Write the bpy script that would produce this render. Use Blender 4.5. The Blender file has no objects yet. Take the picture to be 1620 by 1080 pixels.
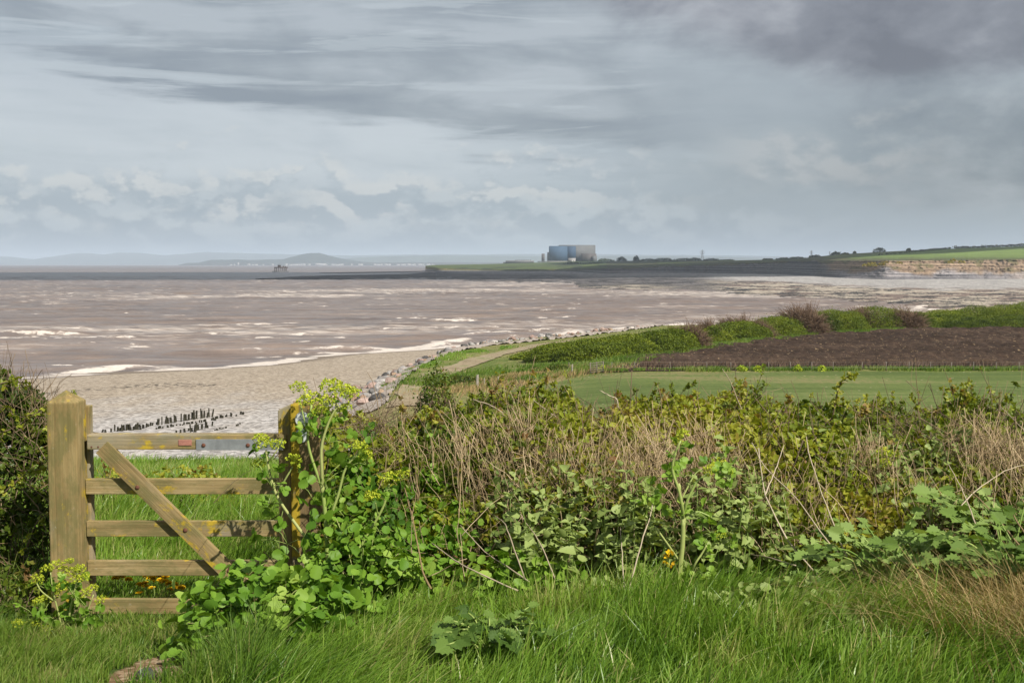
import bpy, bmesh, math, random
import numpy as np
from mathutils import Vector, Matrix
from mathutils.geometry import delaunay_2d_cdt
rng = np.random.default_rng(7); random.seed(7)
SC = bpy.context.scene; COL = SC.collection
D = bpy.data
# ------------------------------------------------------------------ camera, light, exposure
F = 1900.0; PITCH = math.atan(123/1900); EYE = 18.0          # photo 1620 px wide
cam = D.cameras.new('camera'); co = D.objects.new('camera', cam); COL.objects.link(co)
cam.sensor_width = 36; cam.lens = 36*F/1620; cam.clip_start = .05; cam.clip_end = 120000
co.location = (0, 0, EYE); co.rotation_euler = (math.pi/2-PITCH, 0, 0); SC.camera = co
SUN_AZ, SUN_EL = math.radians(138), math.radians(46)          # azimuth clockwise from the view direction
sun = D.lights.new('sun', 'SUN'); so = D.objects.new('sun', sun); COL.objects.link(so)
sun.energy = 5.0; sun.angle = math.radians(.53); sun.color = (1, .945, .86)
sd = Vector((math.sin(SUN_AZ)*math.cos(SUN_EL), math.cos(SUN_AZ)*math.cos(SUN_EL), math.sin(SUN_EL)))
so.rotation_euler = sd.to_track_quat('Z', 'Y').to_euler(); so.location = (20, -20, 60)
vs = SC.view_settings; vs.view_transform = 'Standard'; vs.look = 'None'; vs.exposure = .45; vs.gamma = 1
cy = SC.cycles
cy.max_bounces = 6; cy.diffuse_bounces = 3; cy.glossy_bounces = 2; cy.transmission_bounces = 4
cy.transparent_max_bounces = 6; cy.volume_bounces = 1; cy.use_denoising = True
cy.caustics_reflective = False; cy.caustics_refractive = False

# ------------------------------------------------------------------ node helpers
def lin(r, g, b):
    f = lambda c: (c/255/12.92 if c/255 <= .04045 else ((c/255+.055)/1.055)**2.4)
    return (f(r), f(g), f(b), 1)
class S:                                                       # a float socket with arithmetic
    def __init__(s, nt, o): s.nt, s.o = nt, o
    def m(s, op, *a):
        n = s.nt.nodes.new('ShaderNodeMath'); n.operation = op
        for i, v in enumerate((s,)+a):
            if isinstance(v, S): s.nt.links.new(v.o, n.inputs[i])
            else: n.inputs[i].default_value = v
        return S(s.nt, n.outputs[0])
    def __add__(s, b): return s.m('ADD', b)
    __radd__ = __add__
    def __sub__(s, b): return s.m('SUBTRACT', b)
    def __rsub__(s, b): return (s*-1)+b
    def __mul__(s, b): return s.m('MULTIPLY', b)
    __rmul__ = __mul__
    def __truediv__(s, b): return s.m('DIVIDE', b)
    def max(s, b): return s.m('MAXIMUM', b)
    def min(s, b): return s.m('MINIMUM', b)
    def ss(s, a, b):                                           # smoothstep a..b
        n = s.nt.nodes.new('ShaderNodeMapRange'); n.interpolation_type = 'SMOOTHSTEP'
        inv = a > b
        if inv: a, b = b, a
        s.nt.links.new(s.o, n.inputs[0]); n.inputs[1].default_value = a; n.inputs[2].default_value = b
        n.inputs[3].default_value = 1 if inv else 0; n.inputs[4].default_value = 0 if inv else 1
        return S(s.nt, n.outputs[0])
def coords(nt, kind='Object'): return nt.nodes.new('ShaderNodeTexCoord').outputs[kind]
def sep(nt, v):
    n = nt.nodes.new('ShaderNodeSeparateXYZ'); nt.links.new(v, n.inputs[0]); return [S(nt, n.outputs[i]) for i in range(3)]
def comb(nt, *a):
    n = nt.nodes.new('ShaderNodeCombineXYZ')
    for i, v in enumerate(a):
        if isinstance(v, S): nt.links.new(v.o, n.inputs[i])
        else: n.inputs[i].default_value = v
    return n.outputs[0]
def scl(nt, v, x, y, z):
    n = nt.nodes.new('ShaderNodeMapping'); nt.links.new(v, n.inputs[0]); n.inputs['Scale'].default_value = (x, y, z); return n.outputs[0]
def noise(nt, v, scale=1, det=4, rough=.55, dist=0):
    n = nt.nodes.new('ShaderNodeTexNoise'); nt.links.new(v, n.inputs['Vector'])
    n.inputs['Scale'].default_value = scale; n.inputs['Detail'].default_value = det
    n.inputs['Roughness'].default_value = rough; n.inputs['Distortion'].default_value = dist
    return S(nt, n.outputs['Fac'])
def voro(nt, v, scale=1, out='Distance'):
    n = nt.nodes.new('ShaderNodeTexVoronoi'); nt.links.new(v, n.inputs['Vector']); n.inputs['Scale'].default_value = scale
    return n.outputs[out]
def ramp(nt, f, stops):
    n = nt.nodes.new('ShaderNodeValToRGB'); nt.links.new(f.o, n.inputs[0]); e = n.color_ramp.elements
    while len(e) < len(stops): e.new(.5)
    for q, (p, c) in zip(e, stops): q.position = p; q.color = (*c[:3], 1)
    return n.outputs[0]
def mix(nt, f, a, b, mode='MIX'):
    n = nt.nodes.new('ShaderNodeMix'); n.data_type = 'RGBA'; n.blend_type = mode
    for i, v in ((0, f), (6, a), (7, b)):
        if isinstance(v, S): nt.links.new(v.o, n.inputs[i])
        elif isinstance(v, bpy.types.NodeSocket): nt.links.new(v, n.inputs[i])
        elif i: n.inputs[i].default_value = (*v[:3], 1)
        else: n.inputs[i].default_value = v
    return n.outputs[2]
def attr(nt, name, kind='Fac'):
    n = nt.nodes.new('ShaderNodeAttribute'); n.attribute_name = name
    return S(nt, n.outputs['Fac']) if kind == 'Fac' else n.outputs['Color']
def bump(nt, h, strength=.5, dist=.1):
    n = nt.nodes.new('ShaderNodeBump'); n.inputs['Strength'].default_value = strength; n.inputs['Distance'].default_value = dist
    nt.links.new(h.o, n.inputs['Height']); return n.outputs[0]
def newmat(name):
    m = D.materials.new(name); m.use_nodes = True; nt = m.node_tree; nt.nodes.clear(); return m, nt
def surf(nt, col, rough=.8, spec=.3, normal=None, metal=0, trans=0, transcol=None):
    p = nt.nodes.new('ShaderNodeBsdfPrincipled'); out = nt.nodes.new('ShaderNodeOutputMaterial')
    for k, v in (('Base Color', col), ('Roughness', rough), ('Metallic', metal)):
        if isinstance(v, S): nt.links.new(v.o, p.inputs[k])
        elif isinstance(v, bpy.types.NodeSocket): nt.links.new(v, p.inputs[k])
        elif k == 'Base Color': p.inputs[k].default_value = (*v[:3], 1)
        else: p.inputs[k].default_value = v
    p.inputs['Specular IOR Level'].default_value = spec
    if normal: nt.links.new(normal, p.inputs['Normal'])
    if trans:
        t = nt.nodes.new('ShaderNodeBsdfTranslucent'); x = nt.nodes.new('ShaderNodeMixShader'); x.inputs[0].default_value = trans
        if isinstance(transcol, bpy.types.NodeSocket): nt.links.new(transcol, t.inputs[0])
        nt.links.new(p.outputs[0], x.inputs[1]); nt.links.new(t.outputs[0], x.inputs[2]); nt.links.new(x.outputs[0], out.inputs[0])
    else: nt.links.new(p.outputs[0], out.inputs[0])
    return p

# ------------------------------------------------------------------ sky
def make_world():
    w = D.worlds.new('World'); SC.world = w; w.use_nodes = True; nt = w.node_tree; nt.nodes.clear()
    out = nt.nodes.new('ShaderNodeOutputWorld'); bg = nt.nodes.new('ShaderNodeBackground'); bg.inputs[1].default_value = .1
    nt.links.new(bg.outputs[0], out.inputs[0])
    sky = nt.nodes.new('ShaderNodeTexSky'); sky.sky_type = 'NISHITA'; sky.sun_disc = False
    sky.sun_elevation = SUN_EL; sky.sun_rotation = SUN_AZ; sky.altitude = 20
    g = coords(nt, 'Generated'); x, y, z = sep(nt, g)
    az = x.m('ARCTAN2', y); el = z.m('ARCSINE')
    # deck coordinates (perspective of a flat cloud layer)
    k = 1/(z.max(0)+.045) if False else (z.max(0)+.045).m('POWER', -1.0)
    dx, dy = x*k, y*k
    deck = comb(nt, dx*.42, dy*.2, 0)
    streak = comb(nt, az*3.2, el*26, .3)
    nS = noise(nt, streak, 1.3, 6, .55, .6)
    nD = noise(nt, deck, 1.5, 7, .55, .35)
    nB = noise(nt, comb(nt, az*9, el*16, 2.), 1.0, 7, .58, .2)      # lumps
    nF = noise(nt, comb(nt, az*5, el*60, 4.), 1.2, 5, .6, .4)        # fine streaks
    c = lambda r, gg, b: lin(r, gg, b)
    base = ramp(nt, el*4, [(0, c(150, 163, 175)), (.16, c(157, 170, 180)), (.33, c(181, 190, 197)), (.55, c(187, 195, 202)), (.8, c(174, 184, 194))])
    # thin bands everywhere
    band = (nF*.55+nS*.45).ss(.42, .62)
    col = mix(nt, band*.6, base, c(153, 165, 174))
    right = az.ss(-.02, .22)
    col = mix(nt, right*(.35+nS*.6)*el.ss(.0, .05), col, c(160, 169, 175))
    # long grey sheet upper left to centre
    edge = .098+((az*-1)-.03).max(0)*.2+(nS-.5)*.10+(nD-.5)*.05+(nF-.5)*.05+(nB-.5)*.02
    m1 = (el-edge).ss(-.008, .018)*(1-(el-(.2+(nS-.5)*.1)).ss(0, .03)*az.ss(-.06, -.12)*az.ss(-.36, -.3))
    shade = ramp(nt, (nD*.5+nS*.5+(nB-.5)*.25), [(.40, c(128, 137, 147)), (.49, c(150, 158, 165)), (.58, c(180, 187, 193))])
    col = mix(nt, m1*.85*az.ss(.25, .05).max(.35), col, shade)
    # heavy purple grey cloud upper right
    e2 = .205-(az-.03).max(0).min(.22)*.3+(nB-.5)*.07+(nD-.5)*.05
    m2 = (el-e2).ss(-.012, .03)*az.ss(.02, .1)
    dark = ramp(nt, nB*.6+nD*.4, [(.40, c(106, 107, 116)), (.5, c(133, 135, 143)), (.62, c(178, 180, 186))])
    col = mix(nt, m2*.95, col, dark)
    # grey bank at the right
    nb2 = noise(nt, comb(nt, az*7, el*13, 9.), 1.0, 6, .55, .2)
    m3 = ((el-.042+(nb2-.5)*.1).ss(0, .025))*((el-.135+(nb2-.5)*.08).ss(.02, -.02))*((az+(nb2-.5)*.25).ss(.2, .34))
    col = mix(nt, m3*.95, col, ramp(nt, nB*.6+nb2*.4, [(.41, c(116, 125, 134)), (.5, c(138, 146, 153)), (.60, c(170, 176, 181))]))
    # cumulus heads
    def cumulus(seed, sx, sy, base_el, top, lo, hi, amt, azmask):
        nonlocal col
        p = lambda da, de: noise(nt, comb(nt, (az+da)*sx, (el+de)*sy, seed), 1.0, 8, .56, .1)
        a, b = p(0, 0), p(.006, .010)
        body = ((a-.40)-(el-base_el)*top).ss(-.05, .12)*(el-base_el+.035).ss(-.015, .02)
        lit = ((a-b)*7.5+.42).max(0).min(1)
        colr = ramp(nt, lit, [(.1, lo), (.5, tuple(p*.6+q*.4 for p, q in zip(lo, hi))), (.95, hi)])
        col = mix(nt, body*amt*azmask, col, colr)
    left = az.ss(.08, -.08)
    col = mix(nt, left*el.ss(.045, .08)*el.ss(.20, .12)*(1-m1)*(nD.ss(.36, .56)*.5+.35), col, c(203, 210, 215))
    brk = nF.ss(.53, .62)*(1-m2)*el.ss(.05, .08)*az.ss(.25, .05)
    col = mix(nt, brk*.45, col, c(196, 204, 209))
    cumulus(3.3, 33, 54, .058, 5.5, c(158, 170, 180), c(212, 213, 211), .68, az.ss(.2, .0)*(nS.ss(.3, .5)*.5+.5))
    cumulus(8.1, 22, 38, .032, 5., c(152, 165, 176), c(184, 193, 199), .8, az.ss(.34, .1))
    cumulus(13.7, 10, 19, .092, 5., c(146, 156, 164), c(190, 191, 191), .6, az.ss(.14, .22)*az.ss(.38, .28))
    # haze band over the horizon, solid cover behind the camera
    col = mix(nt, el.ss(.034, .004)*.75, col, c(149, 164, 176))
    cover = mix(nt, nD.ss(.25, .4), (.86,)*3, (.97,)*3)
    n = nt.nodes.new('ShaderNodeVectorMath'); n.operation = 'SCALE'; n.inputs['Scale'].default_value = 7.5; nt.links.new(col, n.inputs[0])
    nt.links.new(mix(nt, .93, sky.outputs[0], n.outputs[0]), bg.inputs[0])
make_world()

# ------------------------------------------------------------------ geometry helpers
cP, sP = math.cos(PITCH), math.sin(PITCH)
def ray(px, py):
    a = (np.asarray(px, float)-810)/F; b = (540-np.asarray(py, float))/F
    return a, cP+b*sP, -sP+b*cP
def W(px, py, Y):                                              # point of the place on that sight line, Y metres ahead
    x, y, z = ray(px, py); return np.stack([x/y*Y, np.broadcast_to(np.asarray(Y, float), np.shape(x)), EYE+z/y*Y], -1)
def G(px, py, z):                                              # the same at height z
    x, y, zz = ray(px, py); t = (z-EYE)/zz; return np.stack([x*t, y*t, np.broadcast_to(np.asarray(z, float), np.shape(x))], -1)
def hsh(i, j, s):
    h = (i.astype(np.int64)*374761393+j.astype(np.int64)*668265263+s*144269504) & 0xffffffff
    h = ((h ^ (h >> 13))*1274126177) & 0xffffffff
    return ((h ^ (h >> 16)) & 0xffff)/65535.
def vn(x, y, s=0):
    x, y = np.broadcast_arrays(np.asarray(x, float), np.asarray(y, float))
    i, j = np.floor(x), np.floor(y); u, v = x-i, y-j; u = u*u*(3-2*u); v = v*v*(3-2*v)
    return (hsh(i, j, s)*(1-u)+hsh(i+1, j, s)*u)*(1-v)+(hsh(i, j+1, s)*(1-u)+hsh(i+1, j+1, s)*u)*v
def fbm(x, y, s=0, o=4, r=.5):
    t = 0; a = 1; n = 0
    for k in range(o): t = t+a*vn(x*2**k, y*2**k, s+k*17); n += a; a *= r
    return t/n
def smst(x, a, b): t = np.clip((x-a)/(b-a), 0, 1); return t*t*(3-2*t)
def tag(o, label=None, cat=None, group=None, kind=None):
    for k, v in (('label', label), ('category', cat), ('group', group), ('kind', kind)):
        if v: o[k] = v
    return o
def empty(name, loc=(0, 0, 0), label=None, cat=None, group=None, rz=0):
    o = D.objects.new(name, None); COL.objects.link(o); o.location = loc; o.rotation_euler = (0, 0, rz); o.empty_display_size = .2
    return tag(o, label, cat, group)
def link(name, me, parent=None, local=True):
    o = D.objects.new(name, me); COL.objects.link(o)
    if parent is not None: o.parent = parent
    return o
def mk(name, V, Fs, mat, parent=None, smooth=False, at=None, colat=None):
    """one mesh object; V world coordinates (made local to the parent's location)"""
    V = np.asarray(V, float).reshape(-1, 3)
    if parent is not None: V = V-np.array(parent.location)
    if not isinstance(Fs, (list, tuple)): Fs = [Fs]
    Fs = [np.asarray(f, np.int32) for f in Fs if len(f)]
    me = D.meshes.new(name); me.vertices.add(len(V)); me.vertices.foreach_set('co', V.astype(np.float32).ravel())
    li = np.concatenate([f.ravel() for f in Fs]); tot = np.concatenate([np.full(len(f), f.shape[1], np.int32) for f in Fs])
    me.loops.add(len(li)); me.loops.foreach_set('vertex_index', li)
    me.polygons.add(len(tot)); me.polygons.foreach_set('loop_start', np.concatenate([[0], np.cumsum(tot)[:-1]]).astype(np.int32))
    me.update(calc_edges=True); me.validate()
    if smooth: me.polygons.foreach_set('use_smooth', np.ones(len(me.polygons), bool))
    for k, v in (at or {}).items():
        a = me.attributes.new(k, 'FLOAT', 'POINT'); a.data.foreach_set('value', np.asarray(v, np.float32).ravel())
    if colat is not None:
        a = me.attributes.new('Col', 'FLOAT_COLOR', 'POINT'); a.data.foreach_set('color', np.concatenate([colat, np.ones((len(colat), 1))], 1).astype(np.float32).ravel())
    me.materials.append(mat)
    return link(name, me, parent)
class Acc:                                                     # gathers shapes for ONE mesh
    def __init__(s): s.V, s.Fs, s.T, s.n = [], {}, [], 0
    def add(s, V, Fs, t=.5):
        V = np.asarray(V, float).reshape(-1, 3)
        for f in (Fs if isinstance(Fs, (list, tuple)) else [Fs]):
            f = np.asarray(f)
            if len(f): s.Fs.setdefault(f.shape[1], []).append(f+s.n)
        s.V.append(V); s.T.append(np.broadcast_to(t, (len(V),)) if np.ndim(t) == 0 else np.asarray(t)); s.n += len(V)
    def build(s, name, mat, parent=None, smooth=False):
        return mk(name, np.concatenate(s.V), [np.concatenate(f) for f in s.Fs.values()], mat, parent, smooth, {'tint': np.concatenate(s.T)})
def grid_faces(nr, nc):
    i = np.arange(nr*nc).reshape(nr, nc)
    return np.stack([i[:-1, :-1], i[:-1, 1:], i[1:, 1:], i[1:, :-1]], -1).reshape(-1, 4)
def norm(v): return v/np.maximum(np.linalg.norm(v, axis=-1, keepdims=True), 1e-9)
def tubes(P, R, sides=4):
    """P (n,m,3) centre lines, R (n,m) radii"""
    P = np.asarray(P, float); R = np.asarray(R, float)
    if P.ndim == 2: P, R = P[None], R[None]
    n, m, _ = P.shape
    t = norm(np.gradient(P, axis=1)); ref = np.where(np.abs(t[..., :1]) > .9, np.array([0, 1., 0]), np.array([1., 0, 0]))
    a = norm(np.cross(t, ref)); b = np.cross(t, a)
    th = np.arange(sides)/sides*2*np.pi
    V = P[:, :, None]+R[:, :, None, None]*(a[:, :, None]*np.cos(th)[:, None]+b[:, :, None]*np.sin(th)[:, None])
    i = np.arange(n*m*sides).reshape(n, m, sides); j = np.roll(i, -1, 2)
    q = np.stack([i[:, :-1], j[:, :-1], j[:, 1:], i[:, 1:]], -1).reshape(-1, 4)
    caps = np.concatenate([i[:, 0, ::-1], i[:, -1]])
    return V.reshape(-1, 3), [q, caps]
def curve(pts, n=12):                                          # smooth line through points
    pts = np.asarray(pts, float); t = np.linspace(0, 1, len(pts)); u = np.linspace(0, 1, n)
    if len(pts) < 3: return np.stack([np.interp(u, t, pts[:, k]) for k in range(3)], 1)
    Q = np.vstack([2*pts[0]-pts[1], pts, 2*pts[-1]-pts[-2]]); out = []
    for uu in u:
        s = min(int(uu*(len(pts)-1)), len(pts)-2); f = uu*(len(pts)-1)-s; a, b, c, d = Q[s:s+4]
        out.append(.5*((2*b)+(c-a)*f+(2*a-5*b+4*c-d)*f*f+(3*b-a-3*c+d)*f**3))
    return np.array(out)
def leaf_t(side, fold=.25, droop=.25, tip=1.):
    r = [(0, 0)]+list(side)+[(0, tip)]; k = len(side)
    V = [(0, 0, 0)]+[(x, y, abs(x)*fold-droop*y*y) for x, y in side]+[(0, tip, -droop)]+[(-x, y, abs(x)*fold-droop*y*y) for x, y in side[::-1]]
    n = len(V); return np.array(V), np.array([list(range(0, k+2)), [0]+list(range(k+1, n))])
T_BRAM = leaf_t([(.24, .1), (.38, .42), (.24, .76)])
T_ROUND = leaf_t([(.26, .03), (.46, .22), (.40, .40), (.50, .54), (.36, .74), (.26, .92)], .22, .28, .97)
T_NET = leaf_t([(.3, .06), (.36, .3), (.2, .68)], .2, .35)
T_QUAD = leaf_t([(.42, .3), (.36, .75)], .2, .15)
T_HOG = leaf_t([(.10, .03), (.30, -.08), (.27, .10), (.50, .08), (.40, .25), (.60, .38), (.42, .46), (.52, .66), (.33, .66), (.32, .84), (.15, .83)], .25, .3)
def leaves(T, pos, d, nrm, size, tint):
    TV, TF = T; n = len(pos); d = norm(d); x = norm(np.cross(d, nrm)); z = np.cross(x, d)
    s = np.broadcast_to(size, (n,))[:, None, None]
    V = pos[:, None]+s*(TV[:, 0, None]*x[:, None]+TV[:, 1, None]*d[:, None]+TV[:, 2, None]*z[:, None])
    k = len(TV); Fq = (TF[None]+(np.arange(n)*k)[:, None, None]).reshape(-1, TF.shape[1])
    return V.reshape(-1, 3), [Fq], np.repeat(np.broadcast_to(tint, (n,)), k)
def rdir(n, up=0., spread=1.):
    v = rng.normal(size=(n, 3))*spread; v[:, 2] += up; return norm(v)
def blades(base, h, w, lean, bend, segs=3):
    """grass blades: base (n,3), lean (n,2) horizontal tip offset per unit height"""
    n = len(base); th = rng.uniform(0, np.pi, n); wd = np.stack([np.cos(th), np.sin(th), np.zeros(n)], 1)
    t = np.linspace(0, 1, segs+1); V = np.zeros((n, segs+1, 2, 3))
    off = np.concatenate([lean, np.zeros((n, 1))], 1)
    for i, u in enumerate(t):
        c = base+off*(h*(u**1.8)*bend)[:, None]; c[:, 2] += h*(u-.25*bend*u*u*np.linalg.norm(lean, axis=1).clip(0, 1.5))
        ww = (w*(1-u**1.5)*.5+.0004)[:, None]*wd; V[:, i, 0] = c-ww; V[:, i, 1] = c+ww
    i = np.arange(n*(segs+1)*2).reshape(n, segs+1, 2)
    return V.reshape(-1, 3), [np.stack([i[:, :-1, 0], i[:, :-1, 1], i[:, 1:, 1], i[:, 1:, 0]], -1).reshape(-1, 4)]
def bbox_mesh(name, l, w, h, b, mat, parent, loc=(0, 0, 0), rot=(0, 0, 0), shape=None):
    bm = bmesh.new(); bmesh.ops.create_cube(bm, size=1); bmesh.ops.scale(bm, vec=(l, w, h), verts=bm.verts)
    if shape: shape(bm)
    if b: bmesh.ops.bevel(bm, geom=list(bm.edges), offset=b, segments=2, affect='EDGES', profile=.6)
    me = D.meshes.new(name); bm.to_mesh(me); bm.free(); me.materials.append(mat)
    o = link(name, me, parent); o.location = loc; o.rotation_euler = rot; return o
def boxV(x0, x1, y0, y1, z0, z1):
    V = np.array([(x, y, z) for z in (z0, z1) for y in (y0, y1) for x in (x0, x1)], float)
    return V, np.array([[0, 2, 3, 1], [4, 5, 7, 6], [0, 1, 5, 4], [2, 6, 7, 3], [0, 4, 6, 2], [1, 3, 7, 5]])
def copy_tree(o, parent=None):
    c = o.copy(); COL.objects.link(c)
    if parent is not None: c.parent = parent
    for ch in list(o.children): copy_tree(ch, c)
    return c

# ------------------------------------------------------------------ materials
def leafmat(name, cols, trans=.3, rough=.5, spec=.25):
    m, nt = newmat(name); t = attr(nt, 'tint')
    c = ramp(nt, t, [(i/(len(cols)-1), q) for i, q in enumerate(cols)])
    surf(nt, c, rough, spec, trans=trans, transcol=mix(nt, 1.0, c, (1.25, 1.2, .55), 'MULTIPLY') if trans else None); return m
def plain(name, col, rough=.7, spec=.3, metal=0, var=.25, scale=3, bmp=0):
    m, nt = newmat(name); v = coords(nt); n = noise(nt, v, scale, 5, .6)
    c = mix(nt, n.ss(.3, .7), tuple(q*(1-var) for q in col), tuple(q*(1+var) for q in col))
    surf(nt, c, rough, spec, bump(nt, n, .4, bmp) if bmp else None, metal); return m
M = {}
M['grass'] = leafmat('grass blades', [(.046, .105, .010), (.118, .225, .02), (.215, .345, .045), (.42, .39, .16)], .35, .38, .4)
M['lawn'] = leafmat('short grass', [(.045, .092, .012), (.095, .175, .02), (.165, .25, .035), (.32, .30, .12)], .35, .5)
M['bramble'] = leafmat('bramble leaf', [(.05, .085, .009), (.12, .165, .016), (.225, .265, .024), (.33, .34, .04), (.23, .125, .05)], .38, .45)
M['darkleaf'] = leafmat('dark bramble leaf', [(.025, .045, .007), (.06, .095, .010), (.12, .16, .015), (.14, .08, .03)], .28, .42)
M['alex'] = leafmat('glossy alexanders leaf', [(.05, .12, .012), (.10, .21, .018), (.19, .32, .035), (.30, .41, .08)], .32, .5, .22)
M['umbel'] = leafmat('alexanders flower', [(.22, .33, .02), (.38, .46, .03), (.56, .56, .05)], .25, .6)
M['stemgreen'] = leafmat('green stem', [(.16, .26, .05), (.30, .38, .10), (.42, .42, .17)], .1, .45)
M['nettle'] = leafmat('nettle leaf', [(.085, .135, .025), (.19, .255, .06), (.30, .37, .12)], .28, .55)
M['hog'] = leafmat('hogweed leaf', [(.06, .115, .018), (.15, .235, .045), (.27, .36, .11)], .3, .6, .2)
M['twig'] = leafmat('bramble cane', [(.07, .048, .03), (.15, .105, .06), (.24, .175, .105)], 0, .7)
M['dry'] = leafmat('dry stem', [(.19, .125, .06), (.39, .285, .155), (.56, .44, .27)], .12, .75)
M['drybig'] = leafmat('bleached stalk', [(.24, .185, .12), (.38, .31, .215), (.50, .42, .31)], 0, .7)
M['deadgrass'] = leafmat('dead grass', [(.14, .14, .04), (.34, .25, .11), (.48, .36, .18)], .2, .7)
M['yellow'] = leafmat('yellow petals', [(.55, .32, .01), (.75, .52, .01), (.82, .62, .03)], .25, .6)
M['scrub'] = leafmat('scrub leaf', [(.034, .055, .005), (.085, .125, .007), (.145, .19, .010), (.21, .24, .02)], .25, .55)
M['scrubdark'] = leafmat('far leaf', [(.02, .032, .01), (.038, .055, .014), (.06, .085, .02)], .15, .6)
M['barebush'] = leafmat('bare twigs', [(.06, .034, .02), (.125, .078, .048), (.19, .13, .085)], 0, .8)
M['gorse'] = leafmat('gorse', [(.05, .06, .01), (.20, .17, .015), (.45, .30, .01)], .1, .7)

def m_grassland():
    m, nt = newmat('rough grassland'); v = coords(nt); g = noise(nt, v, .09, 5, .6); f = noise(nt, scl(nt, v, 1, .5, 1), 1.6, 5, .7); l = noise(nt, v, .45, 4, .6)
    c = ramp(nt, g*.45+f*.3+l*.25, [(.32, (.06, .085, .02)), (.43, (.095, .128, .028)), (.51, (.16, .16, .055)), (.62, (.28, .225, .115))])
    surf(nt, c, .9, .1, bump(nt, f, .8, .25)); return m
def m_soil():
    m, nt = newmat('grassy soil'); v = coords(nt); f = noise(nt, v, 9, 6, .7); b = attr(nt, 'bare')
    p = voro(nt, v, 28, 'Color'); pr = sep(nt, p)[0]
    gr = ramp(nt, f, [(.3, (.022, .04, .008)), (.55, (.05, .085, .015)), (.75, (.11, .11, .04))])
    dirt = ramp(nt, f*.6+pr*.4, [(.3, (.10, .06, .03)), (.5, (.22, .145, .08)), (.75, (.34, .26, .17))])
    surf(nt, mix(nt, (b+(f-.5)*.5).ss(.35, .6), gr, dirt), .95, .1, bump(nt, f+pr*.4, .8, .03)); return m
def m_shingle():
    m, nt = newmat('shingle'); v = coords(nt); x, y, z = sep(nt, v)
    big = noise(nt, scl(nt, v, 1, .45, 1), .08, 5, .6); pe = S(nt, voro(nt, v, 2.6)); pc = sep(nt, voro(nt, v, 2.6, 'Color'))[0]
    fine = noise(nt, v, 1.4, 5, .75)
    tan = ramp(nt, fine*.55+pc*.45, [(.25, (.165, .13, .095)), (.5, (.295, .245, .185)), (.75, (.41, .35, .275))])
    grey = ramp(nt, fine*.5+pc*.5, [(.25, (.18, .168, .158)), (.5, (.325, .305, .288)), (.75, (.49, .465, .44))])
    col = mix(nt, (z*.42+(big-.5)*1.3-.72).ss(.2, .8), tan, grey)
    wr = noise(nt, scl(nt, v, .5, 1.6, 1), 1.1, 6, .75); st = attr(nt, 'weed')
    sp2 = noise(nt, scl(nt, v, .7, .35, 1), 1.7, 4, .7); col = mix(nt, (wr*.35+sp2*1.0+st*.27-.955).ss(.0, .05)*.9, col, (.05, .04, .03))
    wet = attr(nt, 'wet'); col = mix(nt, wet*.7, col, (.115, .09, .07))
    surf(nt, col, .85, .2, bump(nt, pe+fine, .6, .12)); return m
def m_sea():
    m, nt = newmat('silty sea water'); v = coords(nt); x, y, z = sep(nt, v)
    ch = noise(nt, scl(nt, v, .55, 1, 1), .55, 5, .65); sw = noise(nt, scl(nt, v, .012, .05, 1), 1, 5, .6, .5); lg = noise(nt, scl(nt, v, .0012, .006, 1), 1, 4, .55)
    far = y.ss(300, 2200)
    s2 = noise(nt, scl(nt, v, .05, .26, 1), 1, 6, .7, .5); c = ramp(nt, sw*.35+lg*.3+s2*.35, [(.40, (.100, .077, .067)), (.5, (.158, .121, .101)), (.60, (.225, .175, .145))])
    c = mix(nt, far*(lg.ss(.42, .58))*.55, c, (.105, .08, .082))  # dark cloud-shadow bands mixed into the far water's silt colour
    fo = attr(nt, 'foam'); tex = noise(nt, scl(nt, v, .5, 1, 1), .9, 6, .75); st = noise(nt, scl(nt, v, .10, .9, 1), .9, 6, .7, .4)
    f1 = (fo*1.15+(tex-.5)*2.2).ss(.42, .85)*fo.ss(.06, .3)*.92
    near = attr(nt, 'lace'); f2 = (st+near*.2).ss(.60, .76)*.5*y.ss(2600, 700)
    caps = (noise(nt, scl(nt, v, .035, .05, 1), 1, 6, .72)*.6+noise(nt, scl(nt, v, .2, .08, 1), 1, 4, .6)*.4+attr(nt, 'lace')*.05).ss(.55, .64)*y.ss(300, 700)*y.ss(6000, 1800)*.7
    f = f1.max(f2).max(caps)
    wn = noise(nt, v, .17, 3, .5)
    fc = mix(nt, noise(nt, v, .35, 3, .5), (.58, .55, .52), (.50, .42, .34)); c = mix(nt, f, c, fc)
    surf(nt, c, mix_f(nt, f, .34, .9), .5, bump(nt, ch*.7+wn*1.5+sw*.8, .55, .5)); return m
def mix_f(nt, f, a, b): return f*(b-a)+a
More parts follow.
